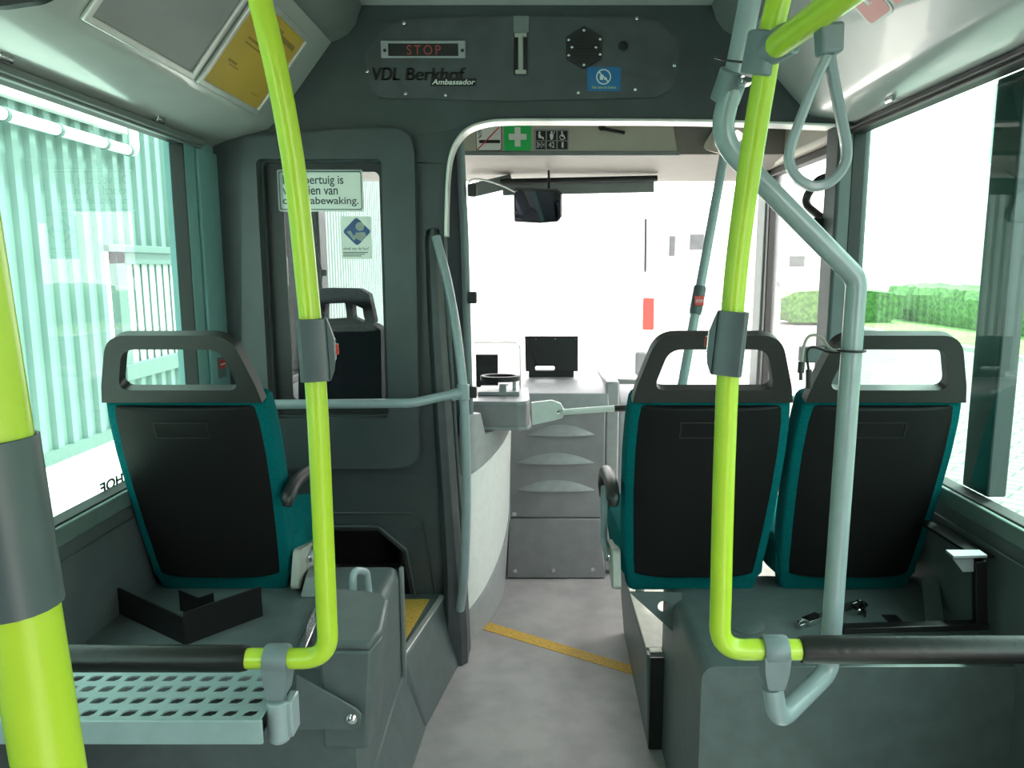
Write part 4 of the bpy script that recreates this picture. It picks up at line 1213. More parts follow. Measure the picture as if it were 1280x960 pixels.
# ================================================================== DRIVER'S SCREEN AND CAB
SCY = BY + 0.025
gx0, gx1 = B(326, 0)[0], B(480, 0)[0]
gz0, gz1 = B(330, 520)[1], B(330, 201)[1]
t = thing('window_5', V((gx0 + gx1) / 2, SCY, gz0), 'glass screen with a black edge in the bulkhead behind the driver', 'window', kind='structure')
MB().box(gx0 - .02, gx1 + .02, SCY, SCY + .005, gz0 - .02, gz1 + .02).build('pane', M_CABGL, t)
MB().plate([(gx0 - .03, gz0 - .03), (gx1 + .03, gz0 - .03), (gx1 + .03, gz1 + .03), (gx0 - .03, gz1 + .03)], [rrect(B(340, 0)[0], B(466, 0)[0], B(330, 501)[1], B(330, 214)[1], .02)], th=.006, o=(0, SCY - .0005, 0)).build('black_border', M_BLACK, t)
# camera notice
YN = SCY - .0075
def Nt(px, py):
    p = at(px, py, Y=YN)
    return p.x, p.z
x0, z0 = Nt(348.5, 264.5)
x1, z1 = Nt(453.5, 212)
t = thing('sign', V(x0, YN, z0), 'pale green notice about camera surveillance at the top of the screen', 'sign')
MB().plate(rrect(x0, x1, z0, z1, .008), th=.002, o=(0, YN + .001, 0)).build('backing', M_SIGNP, t)
MB().plate(rrect(x0 + .006, x1 - .006, z0 + .006, z1 - .006, .008), [rrect(x0 + .009, x1 - .009, z0 + .009, z1 - .009, .007)], th=.0005, o=(0, YN - .001, 0)).build('border', M_INK, t)
for ln, (xa, xb_, ya_, yt_, tx) in enumerate(((354, 429, 233.5, 219, 'Dit voertuig is'), (354, 422, 243.5, 232.5, 'voorzien van'), (354, 448, 258, 246, 'camerabewaking.'))):
    a, b = Nt(xa, ya_), Nt(xb_, yt_)
    text_mesh(tx, V(a[0], YN - .001, a[1]), X1, Z1, b[0] - a[0], b[1] - a[1], bold=.008).build('lettering', M_INK, t)
# blue driver sticker
x0, z0 = Nt(427, 323.5)
x1, z1 = Nt(463.5, 270.5)
t = thing('sticker', V(x0, YN, z0), 'pale sticker with a blue diamond figure on the screen, below the camera notice', 'sticker')
MB().box(x0, x1, YN, YN + .001, z0, z1).build('backing', M_SIGNP, t)
c = at(446, 289.5, Y=YN)
MB().plate(round_poly([(0, -.052), (.052, 0), (0, .052), (-.052, 0)], .012), th=.0006, o=c).build('diamond', M_NAVY, t)
MB().plate(circ(.012, .018, .016, 16), th=.0006, o=c - V(0, .0006, 0)).plate([(-.004, -.004), (.03, -.002), (.034, -.016), (.016, -.034), (.0, -.028)][::-1], th=.0006, o=c - V(0, .0006, 0)).plate([(-.036, .0), (-.022, .004), (-.012, -.016), (-.004, -.010), (.002, -.022), (-.012, -.032)][::-1], th=.0006, o=c - V(0, .0006, 0)).build('figure', M_SIGNP, t)
a, b = Nt(429, 312.5), Nt(461, 308.5)
text_mesh('uitval van de bus?', V(a[0], YN, a[1]), X1, Z1, b[0] - a[0], b[1] - a[1]).build('lettering', M_INK, t)
ls = MB()
for k in range(3):
    a, b = Nt(429, 316 + k * 2.2), Nt(460 - 4 * k, 315 + k * 2.2)
    ls.box(a[0], b[0], YN - .0005, YN, a[1], b[1])
ls.build('print_line', M_INK, t)

# driver's seat
dz = 3.25
t = thing('driver_seat', V(-.85, dz, .3), "black driver's seat with an open headrest, seen through the screen", 'seat')
def D(px, py, Y=dz):
    p = at(px, py, Y=Y)
    return (p.x, p.z)
bo = [D(373, 560), D(373, 425), D(380, 410), D(400, 408), D(466, 406), D(476, 412), D(478, 560)]
MB().plate(round_poly([(x, z) for x, z in bo], .02), th=.12, o=(0, dz + .12, 0)).build('backrest', M_CABSEAT, t, bevel=.03, seg=3)
ho_ = round_poly([D(376, 407), D(376, 375), D(384, 362), D(410, 360), D(448, 361), D(460, 368), D(468, 405), D(440, 409)][::-1], .015)
h1 = round_poly([D(404, 400), D(405, 380), D(430, 379), D(432, 398)][::-1], .006)
h2 = round_poly([D(440, 397), D(439, 380), D(452, 386), D(455, 404)][::-1], .006)
MB().plate(ho_, [h1, h2], th=.07, o=(0, dz + .09, 0)).build('headrest', M_CABSEAT, t, bevel=.012, seg=3)
for xx in (-.95, -.78):
    MB().tube([V(xx, dz + .055, 1.1), V(xx, dz + .055, 1.3)], .006, 10).build('headrest_rod', M_BLACK, t)
MB().box(-1.08, -.62, dz + .1, dz + .55, .70, .82).build('seat_cushion', M_CABSEAT, t, bevel=.03, seg=3)
MB().box(-1.0, -.70, dz + .12, dz + .5, .302, .70).build('pedestal', M_BLACK, t, bevel=.02)
tag(MB().box(-1.15, -.32, 3.26, 4.12, 0.2, 0.30).box(-1.15, -.5, 3.26, 3.28, .30, .5).build('floor_cab', M_DASH), "raised floor of the driver's place", 'floor', kind='structure')
# thin aerial wire with a black tip hanging in the cab
t = thing('microphone', at(404, 341, Y=3.0), 'small black microphone on a thin wire behind the screen', 'microphone')
MB().tube(smooth([at(386, 262, Y=2.98), at(392, 300, Y=2.98), at(403, 340, Y=2.98)], 5), .0022, 8).tube(smooth([at(403, 344, Y=2.98), at(399, 370, Y=2.98), at(402, 400, Y=2.98)], 5), .0018, 8).build('wire', M_BLACK, t)
p = at(405, 341, Y=2.98)
MB().box(p.x - .011, p.x + .012, 2.97, 2.99, p.z - .012, p.z + .012).build('tip', M_BLACK, t, bevel=.003)
MB().tube([at(386, 262, Y=2.98), at(380, 180, Y=3.0), V(-1.0, 3.0, 2.38)], .0022, 8).build('lead', M_BLACK, t)

# cab door: curved, banded
def cabdoor_plan(f, z):
    # f 0..1 from near post to front
    inset = .04 * max(0, (.55 - z)) / .55
    x = -0.268 + 0.155 * math.sin(f * math.pi / 2) - inset
    y = 2.86 + 0.56 * (1 - math.cos(f * math.pi / 2)) ** 0.75
    return V(x, y, z)
t = thing('cab_door', V(-.2, 3.0, 0), "curved white and grey door of the driver's cab beside the aisle", 'door')
def band(name, zt, zb, m, off=0.0, zslope=0.0):
    rings = []
    n = 14
    for k in range(n + 1):
        f_ = k / n
        z0 = zb(f_) if callable(zb) else zb
        z1 = zt(f_) if callable(zt) else zt
        p1, p0 = cabdoor_plan(f_, z1), cabdoor_plan(f_, z0)
        rings.append([p0 + V(off, 0, 0), p1 + V(off, 0, 0), p1 + V(-.03, .02, 0), p0 + V(-.03, .02, 0)])
    return MB().loft(rings).build(name, m, t, bevel=.003)
band('upper_band', lambda f: .94 if f < .28 else .845, lambda f: .70 + .10 * f, M_CAB)
band('white_panel', lambda f: .70 + .10 * f - .002, lambda f: .13 + .25 * f ** 1.5, M_WHITE)
band('kick_panel', lambda f: .13 + .25 * f ** 1.5 - .002, .0, M_CAB, .004)
# alloy strip between door and dash
YD = 3.55
a, b = at(628, 540, Y=YD - .01), at(638, 650, Y=YD - .01)
tag(MB().box(a.x, b.x, YD - .02, YD + .05, b.z, a.z).build('trim_23', M_DASHL, bevel=.004), 'pale upright strip at the left edge of the dash panel', 'trim', kind='structure')

# counter with the ticket desk
t = thing('ticket_counter', V(-.13, 3.2, .85), 'grey rounded ticket counter beside the driver, pale top', 'counter')
YC = 3.02
ct = at(640, 503, Y=YC)
cb_ = at(640, 537, Y=YC)
xl, xr_ = -.27, at(662, 515, Y=YC).x
out_ = [(xl, YC + .01), (xr_ - .05, YC - .005), (xr_ - .012, YC + .012), (xr_, YC + .06), (xr_ - .01, 3.40), (xl, 3.40)]
MB().plate(round_poly(out_, .02), th=ct.z - cb_.z - .02, o=(0, 0, cb_.z + .01), ex=X1, ey=Y1).build('counter_body', M_DASH, t, bevel=.004)
MB().plate(round_poly([(x + (.006 if x > -.2 else 0), y - .006) for x, y in out_], .02), th=.012, o=(0, 0, cb_.z - .002), ex=X1, ey=Y1).build('lower_edge', M_DASHL, t, bevel=.003)
MB().plate(round_poly(out_, .02), th=.012, o=(0, 0, ct.z - .009), ex=X1, ey=Y1).build('counter_top', M_DASHL, t, bevel=.003)
# coin tray on the counter
t = thing('coin_tray', V(-.13, 3.2, ct.z), 'raised ring shaped coin tray on the ticket counter', 'coin tray')
p = at(625, 472, Y=3.25)
cc = V(p.x, 3.24, p.z)
oval = [cc + V(.075 * math.cos(k * math.pi / 12), .055 * math.sin(k * math.pi / 12), 0) for k in range(24)]
MB().ribbon(oval, Z1, .022, .018, closed=True).build('ring', M_BLACK, t, bevel=.003)
MB().box(cc.x - .09, cc.x + .085, 3.16, 3.34, ct.z + .003, ct.z + .02).box(cc.x + .055, cc.x + .07, 3.2, 3.23, ct.z + .003, cc.z - .01).box(cc.x + .0, cc.x + .03, 3.17, 3.2, ct.z + .003, ct.z + .05).build('stand', M_DASHL, t, bevel=.004)
# small clear screen on the counter
t = thing('counter_screen', V(-.2, 3.36, ct.z), 'small clear screen standing behind the ticket counter', 'screen')
a, b = at(592, 470, Y=3.36), at(650, 428, Y=3.36)
MB().box(a.x, b.x, 3.36, 3.364, ct.z, b.z).build('pane', M_CLEAR, t)
MB().tube([V(b.x, 3.36, ct.z), V(b.x, 3.36, b.z - .02), V(b.x - .02, 3.36, b.z), V(a.x, 3.36, b.z)], .003, 8).build('edge', M_DASHL, t)
# slotted black block seen behind it
a, b = at(595, 468, Y=3.86), at(622, 443, Y=3.86)
tag(MB().box(a.x, b.x, 3.86, 3.93, 0.881, b.z).plate(rrect(a.x, b.x, b.z - .03, b.z, .005), th=.01, o=(0, 3.86, 0)).build('radio_unit', M_BLACK, bevel=.004), 'black slotted unit on the dash behind the counter screen', 'radio')

# entry gate arm
t = thing('gate_arm', at(690, 515, Y=3.0), 'white swing gate arm with a black grip across the cab entry', 'gate')
pl = [at(x, y, Y=3.02) for x, y in ((664, 503), (690, 500), (701, 504), (706, 513), (703, 522), (694, 525), (665, 531))]
MB().plate([(p.x, p.z) for p in pl][::-1], [circ(at(698, 515, Y=3.02).x, at(698, 515, Y=3.02).z, .006, 12)], th=.02, o=(0, 3.03, 0)).build('hinge_plate', M_WHITE, t, bevel=.004)
a, b, c = at(704, 515, Y=3.0), at(768, 510.5, Y=3.0), at(800, 509.5, Y=3.0)
MB().tube([a, b], .0125, 14).build('arm', M_WHITE, t)
MB().tube([b, c], .0135, 14).build('grip', M_BLACK, t)

# ------------------------------------------------------------------ dashboard
t = thing('dashboard', V(.2, 3.6, 0), 'grey dashboard front with three curved louvres, behind the gate arm', 'dashboard')
def Dd(px, py, Y=YD):
    p = at(px, py, Y=Y)
    return p.x, p.z
x0, z0 = Dd(636, 648)
x1, z1 = Dd(757, 512)
xb_, zb_ = Dd(640, 720)
MB().box(x0, x1, YD, YD + .5, z0 + .003, z1).build('front_panel', M_DASH, t, bevel=.006)
MB().hexa([V(x0 - .01, YD - .03, 0.005), V(x1 + .01, YD - .03, .005), V(x1 + .01, YD + .5, .005), V(x0 - .01, YD + .5, .005)],
          [V(x0, YD - .005, z0), V(x1 - .02, YD - .005, z0), V(x1 - .02, YD + .5, z0), V(x0, YD + .5, z0)]).build('kick_panel', M_DASH, t, bevel=.005)
for (py, xa, xb2) in ((543, 660, 743), (578, 646, 743), (612, 646, 743)):
    a, b = Dd(xa, py), Dd(xb2, py)
    cxv = (a[0] + b[0]) / 2
    hw = (b[0] - a[0]) / 2
    rings = []
    n = 16
    for k in range(n + 1):
        f_ = -1 + 2 * k / n
        hgt_ = .052 * (1 - f_ * f_) + .001
        dep = .028 * (1 - f_ * f_) + .001
        X_ = cxv + hw * f_
        rings.append([V(X_, YD + .004, a[1] - .004), V(X_, YD - dep, a[1] - .004), V(X_, YD - dep, a[1]), V(X_, YD - dep * .5, a[1] + hgt_ * .6), V(X_, YD + .004, a[1] + hgt_)])
    MB().loft(rings).build('louvre', M_CAB, t)
for (x, y) in ((644, 713.5), (692, 713), (741, 711.5), (643, 642)):
    p = at(x, y, Y=YD - .028 if y > 650 else YD)
    MB().lathe([(.011, .0), (.011, .004), (.006, .004), (.005, .007)], p, (0, -1, 0), 12).build('screw', M_CHROME, t)
# top of the dash: rounded, light
zt = at(700, 476, Y=3.75).z
pr = [(YD - .01, z1 - .01), (YD - .012, z1 + .01), (YD + .02, zt - .035), (YD + .10, zt - .008), (3.78, zt), (4.12, zt + .0), (4.12, .80), (YD + .05, z1 - .01)]
MB().plate(pr, th=x1 - x0 + .02, o=(x0 - .005, 0, 0), ex=(0, 1, 0), en=(1, 0, 0)).build('top_cover', M_DASHL, t, bevel=.01, seg=3)
MB().plate([(3.82, .45), (3.82, .86), (3.85, .88), (4.12, .88), (4.12, .45)], th=.98, o=(-1.14, 0, 0), ex=(0, 1, 0), en=(1, 0, 0)).build('driver_side_cover', M_DASHL, t, bevel=.02, seg=3)
# right part of the dash by the door
a = at(757, 500, Y=YD)
b = at(775, 500, Y=YD)
MB().box(a.x + .003, b.x, YD + .02, 4.1, .02, at(765, 478, Y=YD).z).build('end_panel', M_CAB, t, bevel=.01)
b2 = at(945, 470, Y=3.75)
MB().plate([(3.66, .02), (3.64, .55), (3.66, .84), (3.75, .90), (4.12, .92), (4.12, .02)], th=b2.x - b.x - .01, o=(b.x + .004, 0, 0), ex=(0, 1, 0), en=(1, 0, 0)).build('door_side_cover', M_DASHL, t, bevel=.015, seg=3)
MB().hexa([V(at(742, 465, Y=3.9).x, 3.88, .9), V(at(800, 465, Y=3.9).x, 3.88, .9), V(at(800, 465, Y=3.9).x, 4.05, .9), V(at(742, 465, Y=3.9).x, 4.05, .9)],
          [V(at(742, 465, Y=3.9).x, 3.9, .935), V(at(800, 465, Y=3.9).x, 3.9, .93), V(at(800, 465, Y=3.9).x, 4.05, .94), V(at(742, 465, Y=3.9).x, 4.05, .945)]).build('vent', M_DUCT, t, bevel=.008)
# black board standing on the dash
YM = 3.88
ymb = min(464, 480 - F * ((zt + .002 - EYE) * _c + YM * _s) / (YM * _c - (zt + .002 - EYE) * _s))
pl = [Dd(x, y, YM) for x, y in ((656, 420), (722.5, 420), (722.5, ymb), (657, ymb))]
sl = rrect(Dd(669, 0, YM)[0], Dd(695, 0, YM)[0], Dd(0, 463, YM)[1], Dd(0, 457.5, YM)[1], .008)
t = thing('mounting_board', V(pl[0][0], YM, pl[2][1]), 'black mounting board with a slot standing on the dashboard', 'board')
MB().plate(pl[::-1], [sl], th=.008, o=(0, YM, 0)).build('board', M_BLACK, t, bevel=.002)
for x in (670, 694, 719):
    MB().lathe([(.004, 0), (.004, .002)], at(x, 424, Y=YM - .008), (0, -1, 0), 8).build('screw', M_CHROME, t)
MB().box(pl[0][0] + .02, pl[1][0] - .02, YM - .002, YM + .06, zt + .001, pl[2][1] + .006).build('foot', M_BLACK, t)

# rear-view mirror and sun blind
YR = 3.75
mn = V(-0.45, -1.0, -0.40).normalized()
mc = at(672, 257, Y=YR)
mx_ = Z1.cross(-mn).normalized() * -1
my_ = (-mn).cross(mx_) * -1
if mx_.x < 0:
    mx_ = -mx_
if my_.z < 0:
    my_ = -my_
pm = [at(x, y, plane=(mc, mn)) - mc for x, y in ((642, 236), (694, 237.5), (700.5, 243), (700.5, 272), (697, 277), (675, 279), (643, 277))]
rp = round_poly([(p.dot(mx_), p.dot(my_)) for p in pm][::-1], .006)
t = thing('interior_mirror', at(686, 224, Y=YR), 'rectangular interior mirror hanging below the beige housing', 'mirror')
MB().plate(rp, th=.022, o=mc - mn * .022, ex=mx_, ey=my_, en=mn).build('housing', M_BLACK, t, bevel=.005)
MB().plate([(x * .93, z * .91) for x, z in rp], th=.002, o=mc, ex=mx_, ey=my_, en=mn).build('glass', M_MIRROR, t)
mirror_ = t
MB().tube([at(686, 240, Y=YR + .01), at(686, 222, Y=YR + .03), at(686, 214, Y=YR + .1)], .006, 10).build('stalk', M_BLACK, t)
t = thing('sun_blind', at(700, 230, Y=4.0), 'dark roller sun blind along the top of the windscreen', 'sun blind')
a, b = at(628, 233, Y=3.98), at(818, 229, Y=3.98)
MB().bar(V(a.x, 3.99, a.z - .01), V(b.x, 3.99, b.z - .01), .02, .07).build('blind', M_DUCT, t, bevel=.005)
MB().tube([V(a.x - .01, 3.97, a.z + .02), V(b.x + .012, 3.97, b.z + .022)], .016, 12).build('roller', M_BLACK, t)
a2, b2_ = at(588, 238, Y=3.98), at(640, 226, Y=3.98)
MB().bar(V(a2.x, 4.0, a2.z), V(b2_.x, 3.99, b2_.z), .02, .07).build('side_bracket', M_DUCT, t, bevel=.005)
MB().tube(smooth([at(585, 250, Y=3.76), at(586, 228, Y=3.76), at(600, 224, Y=3.76), at(625, 231, Y=3.76), at(644, 240, Y=3.76)], 5), .004, 8).build('cable', M_WHITE, mirror_)['label'] = 'thin white cable'
# entrance lamp in the housing
p = at(895, 183, Y=3.7)
t = thing('entrance_lamp', p, 'bright white lamp cover at the right of the beige hatch', 'lamp')
MB().plate(round_poly([(-.10, -.03), (.02, -.06), (.16, -.01), (.16, .10), (.0, .12)], .03), th=.02, o=V(p.x, 3.58, p.z + .0)).build('surround', M_BEIGE, t, bevel=.008, seg=3)
MB().plate(round_poly([(-.05, -.015), (.03, -.025), (.10, .02), (.06, .05)], .012), th=.012, o=V(p.x, 3.562, p.z)).build('diffuser', M_LAMPW, t, bevel=.005)

# ================================================================== RIGHT SIDE SMALL THINGS
# cables from the grey pole
t = thing('cable', at(1045, 437, Y=1.24), 'pale and black plug leads tied to the grey pole beside the window seat', 'cable')
ca = smooth([at(1050, 438, Y=1.25), at(1038, 436, Y=1.25), at(1026, 421, Y=1.25), at(1012, 420, Y=1.25), at(1005, 432, Y=1.25), at(1002, 455, Y=1.25)], 5)
MB().tube(ca, .0025, 8).build('pale_lead', M_SEATGREY, t)
cb2 = smooth([at(1050, 440, Y=1.255), at(1036, 440, Y=1.255), at(1018, 434, Y=1.255), at(1009, 440, Y=1.255), at(1011, 465, Y=1.255)], 5)
MB().tube(cb2, .0022, 8).build('black_lead', M_BLACK, t)
MB().tube([at(1002, 452, Y=1.25), at(1001, 466, Y=1.25)], .0055, 10).tube([at(1001, 466, Y=1.25), at(1001, 475, Y=1.25)], .003, 10).build('plug', M_BLACK, t)
MB().tube([at(1011, 462, Y=1.255), at(1011, 485, Y=1.255)], .005, 10).build('plug', M_BLACK, t)
MB().tube([at(1064.5, 438, Y=1.2165) + V(.0205 * math.cos(q * .2992), .0205 * math.sin(q * .2992), 0) for q in range(21)], .002, 8, closed=True).build('tie', M_BLACK, t)
p = at(1023, 446, Y=2.8)
tag(MB().box(p.x - .035, p.x + .06, 2.86, 2.92, p.z - .03, p.z + .03).build('junction_box', M_WALL, bevel=.006), 'small green grey box on the door pillar behind the plug leads', 'box')

# seat belt lying on the wheel box
t = thing('seat_belt', at(1050, 770, Z=PZ), 'black seat belt with metal buckles lying on the right wheel box', 'seat belt')
bp = [at(1024, 772, Z=PZ + .012), at(1042, 765, Z=PZ + .012), at(1060, 758, Z=PZ + .014), at(1078, 756, Z=PZ + .012), at(1082, 768, Z=PZ + .01)]
MB().ribbon(smooth(bp, 5), Z1, .022, .003).build('webbing', M_BELT, t)
b0, b1 = at(999, 780, Z=PZ + .01), at(1024, 770, Z=PZ + .01)
MB().bar(b0 + (b1 - b0) * .3, b1, .03, .012).tube([b0 + (b1 - b0) * .32 + V(0, .012, 0), b0 + V(0, .01, 0), b0 + V(0, -.01, 0), b0 + (b1 - b0) * .32 + V(0, -.012, 0)], .0035, 8).build('tongue', M_CHROME, t, bevel=.002)
q_ = [at(x, y, Z=PZ + .02) for x, y in ((1064, 755), (1076, 750), (1084, 757), (1073, 764))]
MB().tube(fillet(q_ + [q_[0]], .006, 4)[:-1], .004, 8, closed=True).build('ring', M_CHROME, t)

# steel bracket frame by the right wall
t = thing('bracket_frame', at(1225, 782, Z=PZ), 'black bent metal bracket frame on the wheel box by the right wall', 'bracket')
yk = at(1238, 783, X=1.135).y
def K(px, py):
    return at(px, py, Y=yk)
MB().bar(K(1225, 782), K(1224, 700), .028, .02, Y1).build('upright', M_BMET, t, bevel=.002)
a = K(1052, 786)
MB().bar(a, K(1232, 781), .03, .016).build('bottom_bar', M_BMET, t, bevel=.002)
tp0 = K(1232, 697)
MB().bar(tp0, V(tp0.x - .01, yk + .27, tp0.z + .0), .05, .008).build('top_bar', M_BMET, t, bevel=.002)
pp = [at(x, y, Z=tp0.z + .005) for x, y in ((1192, 698), (1234, 697), (1224, 690), (1182, 690))]
MB().hexa(pp, [p + V(0, 0, .006) for p in pp]).build('top_plate', M_DASHL, t)
pp = [K(1204, 715), K(1226, 714), K(1216, 698), K(1192, 699)]
MB().hexa(pp, [p + V(0, .006, 0) for p in pp]).build('tab', M_DASHL, t)
pp = [at(x, y, Z=PZ + .002) for x, y in ((1176, 778), (1198, 776), (1190, 750), (1168, 748))]
pp[2].z = pp[3].z = PZ + .06
for p in pp:
    p.x -= .04
MB().hexa(pp, [p + V(.0, .004, .006) for p in pp]).build('side_tab', M_POD, t)
pp = [at(x, y, Z=PZ + .022) for x, y in ((1127, 790), (1146, 790), (1144, 783), (1125, 783))]
MB().hexa(pp, [p + V(0, 0, .004) for p in pp]).build('clip', M_DASHL, t)
pp = [at(x, y, Z=PZ + .022) for x, y in ((1112, 778), (1128, 778), (1120, 770), (1102, 770))]
MB().hexa(pp, [p + V(0, 0, .004) for p in pp]).build('clip', M_BMET, t)

# ================================================================== OUTSIDE
GZ = -0.33
tag(MB().box(-60, 60, -40, 90, GZ - .1, GZ - .001).build('ground', M_CONC), 'pale sunlit yard around the bus', 'ground', kind='structure')
tag(MB().box(1.6, 9.6, -25, 40, GZ - .001, GZ + .002).build('ground_paving', M_PAVE), 'pale brick paving seen through the right window', 'paving', kind='structure')
tag(MB().box(9.6, 9.8, -25, 40, GZ - .05, GZ + .10).build('kerb', M_KERB, bevel=.02), 'pale concrete kerb between paving and grass', 'kerb', kind='structure')
tag(MB().box(9.8, 15.2, -25, 28, GZ - .05, GZ + .08).build('grass', M_GRASS), 'strip of grass beyond the kerb', 'grass', kind='stuff')

def hedge(x0, x1, y0, y1, h, label, n):
    b = MB()
    rnd = random.Random(int(x0 * 10 + y0))
    nx, ny = max(3, int((x1 - x0) / .35)), max(3, int((y1 - y0) / .35))
    rings = []
    prof = [(0, 0), (-.08, .3), (-.1, .7), (0, .93), (.25, 1.0), (.5, 1.02), (.75, 1.0), (1.0, .93), (1.1, .7), (1.08, .3), (1, 0)]
    for k in range(ny + 1):
        y = y0 + (y1 - y0) * k / ny
        rings.append([V(x0 + (x1 - x0) * f + rnd.uniform(-.08, .08), y + rnd.uniform(-.08, .08), GZ + .081 + (h * g + rnd.uniform(0, .1) if g else 0)) for f, g in prof])
    b.loft(rings)
    return tag(b.build('hedge', M_HEDGE, ang=20), label, 'hedge')
hedge(12.5, 14.0, 2, 27, 1.15, 'clipped green hedge behind the grass verge at the right', 1)
hedge(8.3, 11.5, 24.6, 26, 1.0, 'short green hedge seen through the front door', 1)

# metal shed at the left
XB = -4.6
def corrugated(b, xf, y0, y1, z0, z1, p=0.24, dep=0.045, sgn=1):
    n = int((y1 - y0) / p)
    pts = []
    for k in range(n):
        y = y0 + k * p
        pts += [(xf, y), (xf, y + p * .42), (xf + sgn * dep, y + p * .52), (xf + sgn * dep, y + p * .88), (xf, y + p)]
    pts2 = [(x - sgn * .06, y) for x, y in pts]
    out = []
    for x, y in pts:
        if not out or (x, y) != out[-1]:
            out.append((x, y))
    b.plate(out + [(xf - sgn * .06, out[-1][1]), (xf - sgn * .06, out[0][1])], th=z1 - z0, o=(0, 0, z0), ex=X1, ey=Y1)
t = thing('shed', V(XB, 8, GZ), 'pale green grey corrugated metal shed outside the left window', 'building')
c0, c1 = at(126, 308, X=XB), at(235, 446, X=XB)
wz1, wz0 = at(160, 312, X=XB + .05).z, at(195, 462, X=XB + .05).z
wy0 = at(138, 330, X=XB).y
wy1 = wy0 + 2.6
b = MB()
corrugated(b, XB, -6, wy0 - .0, GZ + .10, 6.0)
corrugated(b, XB, wy0, wy1, wz1, 6.0)
corrugated(b, XB, wy0, wy1, GZ + .1, wz0)
corrugated(b, XB, wy1, 26, GZ + .1, 6.0)
b.build('cladding', M_CLADD, t)
MB().box(XB - .3, XB + .06, -6, 26, GZ, GZ + .12).build('plinth', M_CLADT, t)
wi = MB().box(XB - .02, XB + .10, wy0 - .18, wy1 + .1, wz1 - .03, wz1 + .05)
wi.box(XB - .02, XB + .07, wy0, wy0 + .18, wz0, wz1).box(XB - .02, XB + .07, wy1 - .1, wy1, wz0, wz1).box(XB - .02, XB + .09, wy0, wy1, wz0 - .04, wz0 + .14).box(XB - .02, XB + .07, wy0, wy1, wz1 - .16, wz1)
wi.box(XB - .0, XB + .06, wy0 + 1.5, wy0 + 1.58, wz0, wz1)
wf = wi.build('window_frame', M_CLADT, t, bevel=.006)
MB().box(XB - .03, XB + .01, wy0 + .18, wy1 - .1, wz0 + .1, wz1 - .1).build('blind', M_WALLW, wf)
bl = MB()
for k in range(14):
    y = wy0 + .25 + k * .17
    bl.box(XB + .012, XB + .03, y, y + .012, wz0 + .12, wz1 - .16)
bl.build('slat', M_CLADT, wf)
# gutter pipe and lamp band
XP = XB + .16
pe = at(168, 190, X=XP)
ps = at(-60, 128, X=XP)
MB().tube(fillet([V(XP, -6, pe.z), V(XP, pe.y, pe.z), V(XP, pe.y, 5)], .08), .055, 12).build('downpipe', M_PIPE, t)
for px in (5, 72, 130, 160):
    p = at(px, 150 + px * .22, X=XP)
    MB().tube([V(XB, p.y, pe.z), V(XP, p.y, pe.z)], .015, 8).tube([V(XP, p.y - .02, pe.z), V(XP, p.y + .02, pe.z)], .066, 12).build('pipe_clip', M_CLADT, t)
za, zb3 = at(155, 168, X=XB + .1).z, at(155, 150, X=XB + .1).z
ye = at(155, 168, X=XB + .1).y
MB().box(XB + .05, XB + .14, -6, ye, za, za + .55).build('light_band', M_WALLW, t)

# far depot at the right
t = thing('depot', V(14, 15, GZ), 'long depot hall with ribbed wall above white doors, far right', 'building')
xd = 15.5
yfar = at(1222, 300, X=xd).y
ztop, zmid = at(1240, 108, X=xd).z, at(1240, 203, X=xd).z
b = MB()
corrugated(b, xd, -14, yfar, zmid, ztop, p=.4, dep=.06, sgn=-1)
b.build('cladding', M_CLADD, t)
MB().box(xd + .0, xd + 6, -14, yfar, GZ, zmid).build('door_band', M_WALLW, t)

# white van ahead, with a red tail lamp
t = thing('van', V(.4, 8.2, GZ), 'white van parked ahead beyond the windscreen with a red tail lamp', 'van')
xv = at(820, 400, Y=8).x
MB().plate([(-1.0 + .0, .1), (xv - .03, .1), (xv, .3), (xv, 1.5), (xv - .12, 2.1), (-.9, 2.1), (-1.02, 1.5), (-1.02, .3)], th=4.2, o=(0, 12.2, 0)).build('body', M_VANW, t, bevel=.06, seg=3)
for (xx) in (xv - .14, -1.0):
    MB().box(xx, xx + .115, 7.97, 8.03, at(805, 412, Y=8).z, at(805, 372, Y=8).z).build('tail_lamp', M_RED, t, bevel=.01)
MB().box(xv - .21, xv + .02, 7.93, 8.02, .28, at(805, 440, Y=8).z).build('shaded_corner', M_DIM, t, bevel=.02)  # dark block put in for shade on the van's rear right edge
a = at(803, 340, Y=8)
MB().tube([V(xv - .13, 7.99, 2.0), V(xv - .13, 7.96, a.z)], .012, 8).build('rear_wiper', M_BLACK, t)
for xx in (-.95, xv - .2):
    for yy in (8.9, 11.2):
        MB().lathe([(.30, 0), (.34, .03), (.34, .15), (.30, .18)], V(xx, yy, GZ + .34), X1, 20).build('wheel', M_RUB, t)
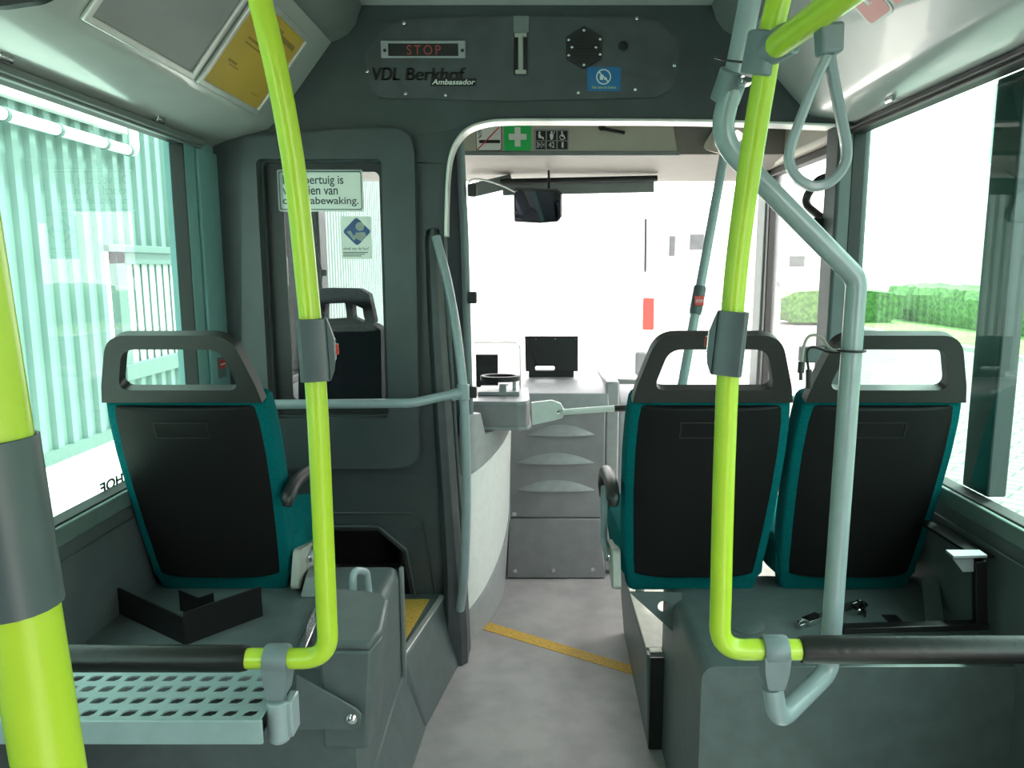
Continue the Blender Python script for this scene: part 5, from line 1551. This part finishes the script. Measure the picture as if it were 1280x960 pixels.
# white lorry far off through the door
p = at(985, 338, Y=33)
t = thing('lorry', V(p.x, 33, GZ), 'white lorry far off beyond the front door', 'lorry')
MB().box(p.x - .6, p.x + .7, 32, 34.2, GZ + .5, p.z + .9).build('cab', M_VANW, t, bevel=.12, seg=3)
MB().box(p.x - .3, p.x + .35, 31.97, 32.02, p.z + .15, p.z + .6).build('windscreen', M_DIM, t, bevel=.03)
MB().box(p.x + .72, p.x + 4, 32.2, 34.2, GZ + .6, p.z + 1.0).build('load_box', M_VANW, t, bevel=.05)
for dx in (-.2, 2.6):
    MB().lathe([(.4, 0), (.45, .05), (.45, .2)], V(p.x + dx, 31.95, GZ + .45), Y1, 20).build('wheel', M_RUB, t)
# white office building far ahead
t = thing('office', V(0, 40, GZ), 'pale office block far ahead beyond the windscreen', 'building')
MB().box(-18, 16, 40, 50, GZ, 4.6).build('wall', M_WALLW, t)
for (xa, xb5, za, zb5) in ((690, 700, 310, 328), (660, 676, 311, 326), (765, 790, 302, 310), (836, 844, 295, 320), (862, 880, 293, 312)):
    a, b = at(xa, zb5, Y=40), at(xb5, za, Y=40)
    MB().box(a.x, b.x, 39.95, 40.1, a.z, b.z).build('window', M_DIM, t)
# outside mirror of the bus by the door
t = thing('wing_mirror', at(965, 400, Y=4.45), 'dark framed outside mirror of the bus beyond the door pillar', 'mirror')
pl = [at(x, y, Y=4.45) for x, y in ((952, 350), (974, 352), (976, 358), (974, 430), (970, 435), (952, 434))]
MB().plate(round_poly([(p.x, p.z) for p in pl][::-1], .015), th=.05, o=(0, 4.5, 0)).build('housing', M_DUCT, t, bevel=.012)
MB().plate([(p.x * .97 + .03 * 1.42, p.z * .9 + .1 * 1.12) for p in pl][::-1], th=.002, o=(0, 4.449, 0)).build('glass', M_MIRROR, t)
MB().tube(fillet([V(pl[0].x + .06, 4.48, pl[0].z - .02), V(pl[0].x + .05, 4.4, 1.9), V(pA + .06, 4.1, 1.95)], .1), .014, 10).build('arm', M_BLACK, t)
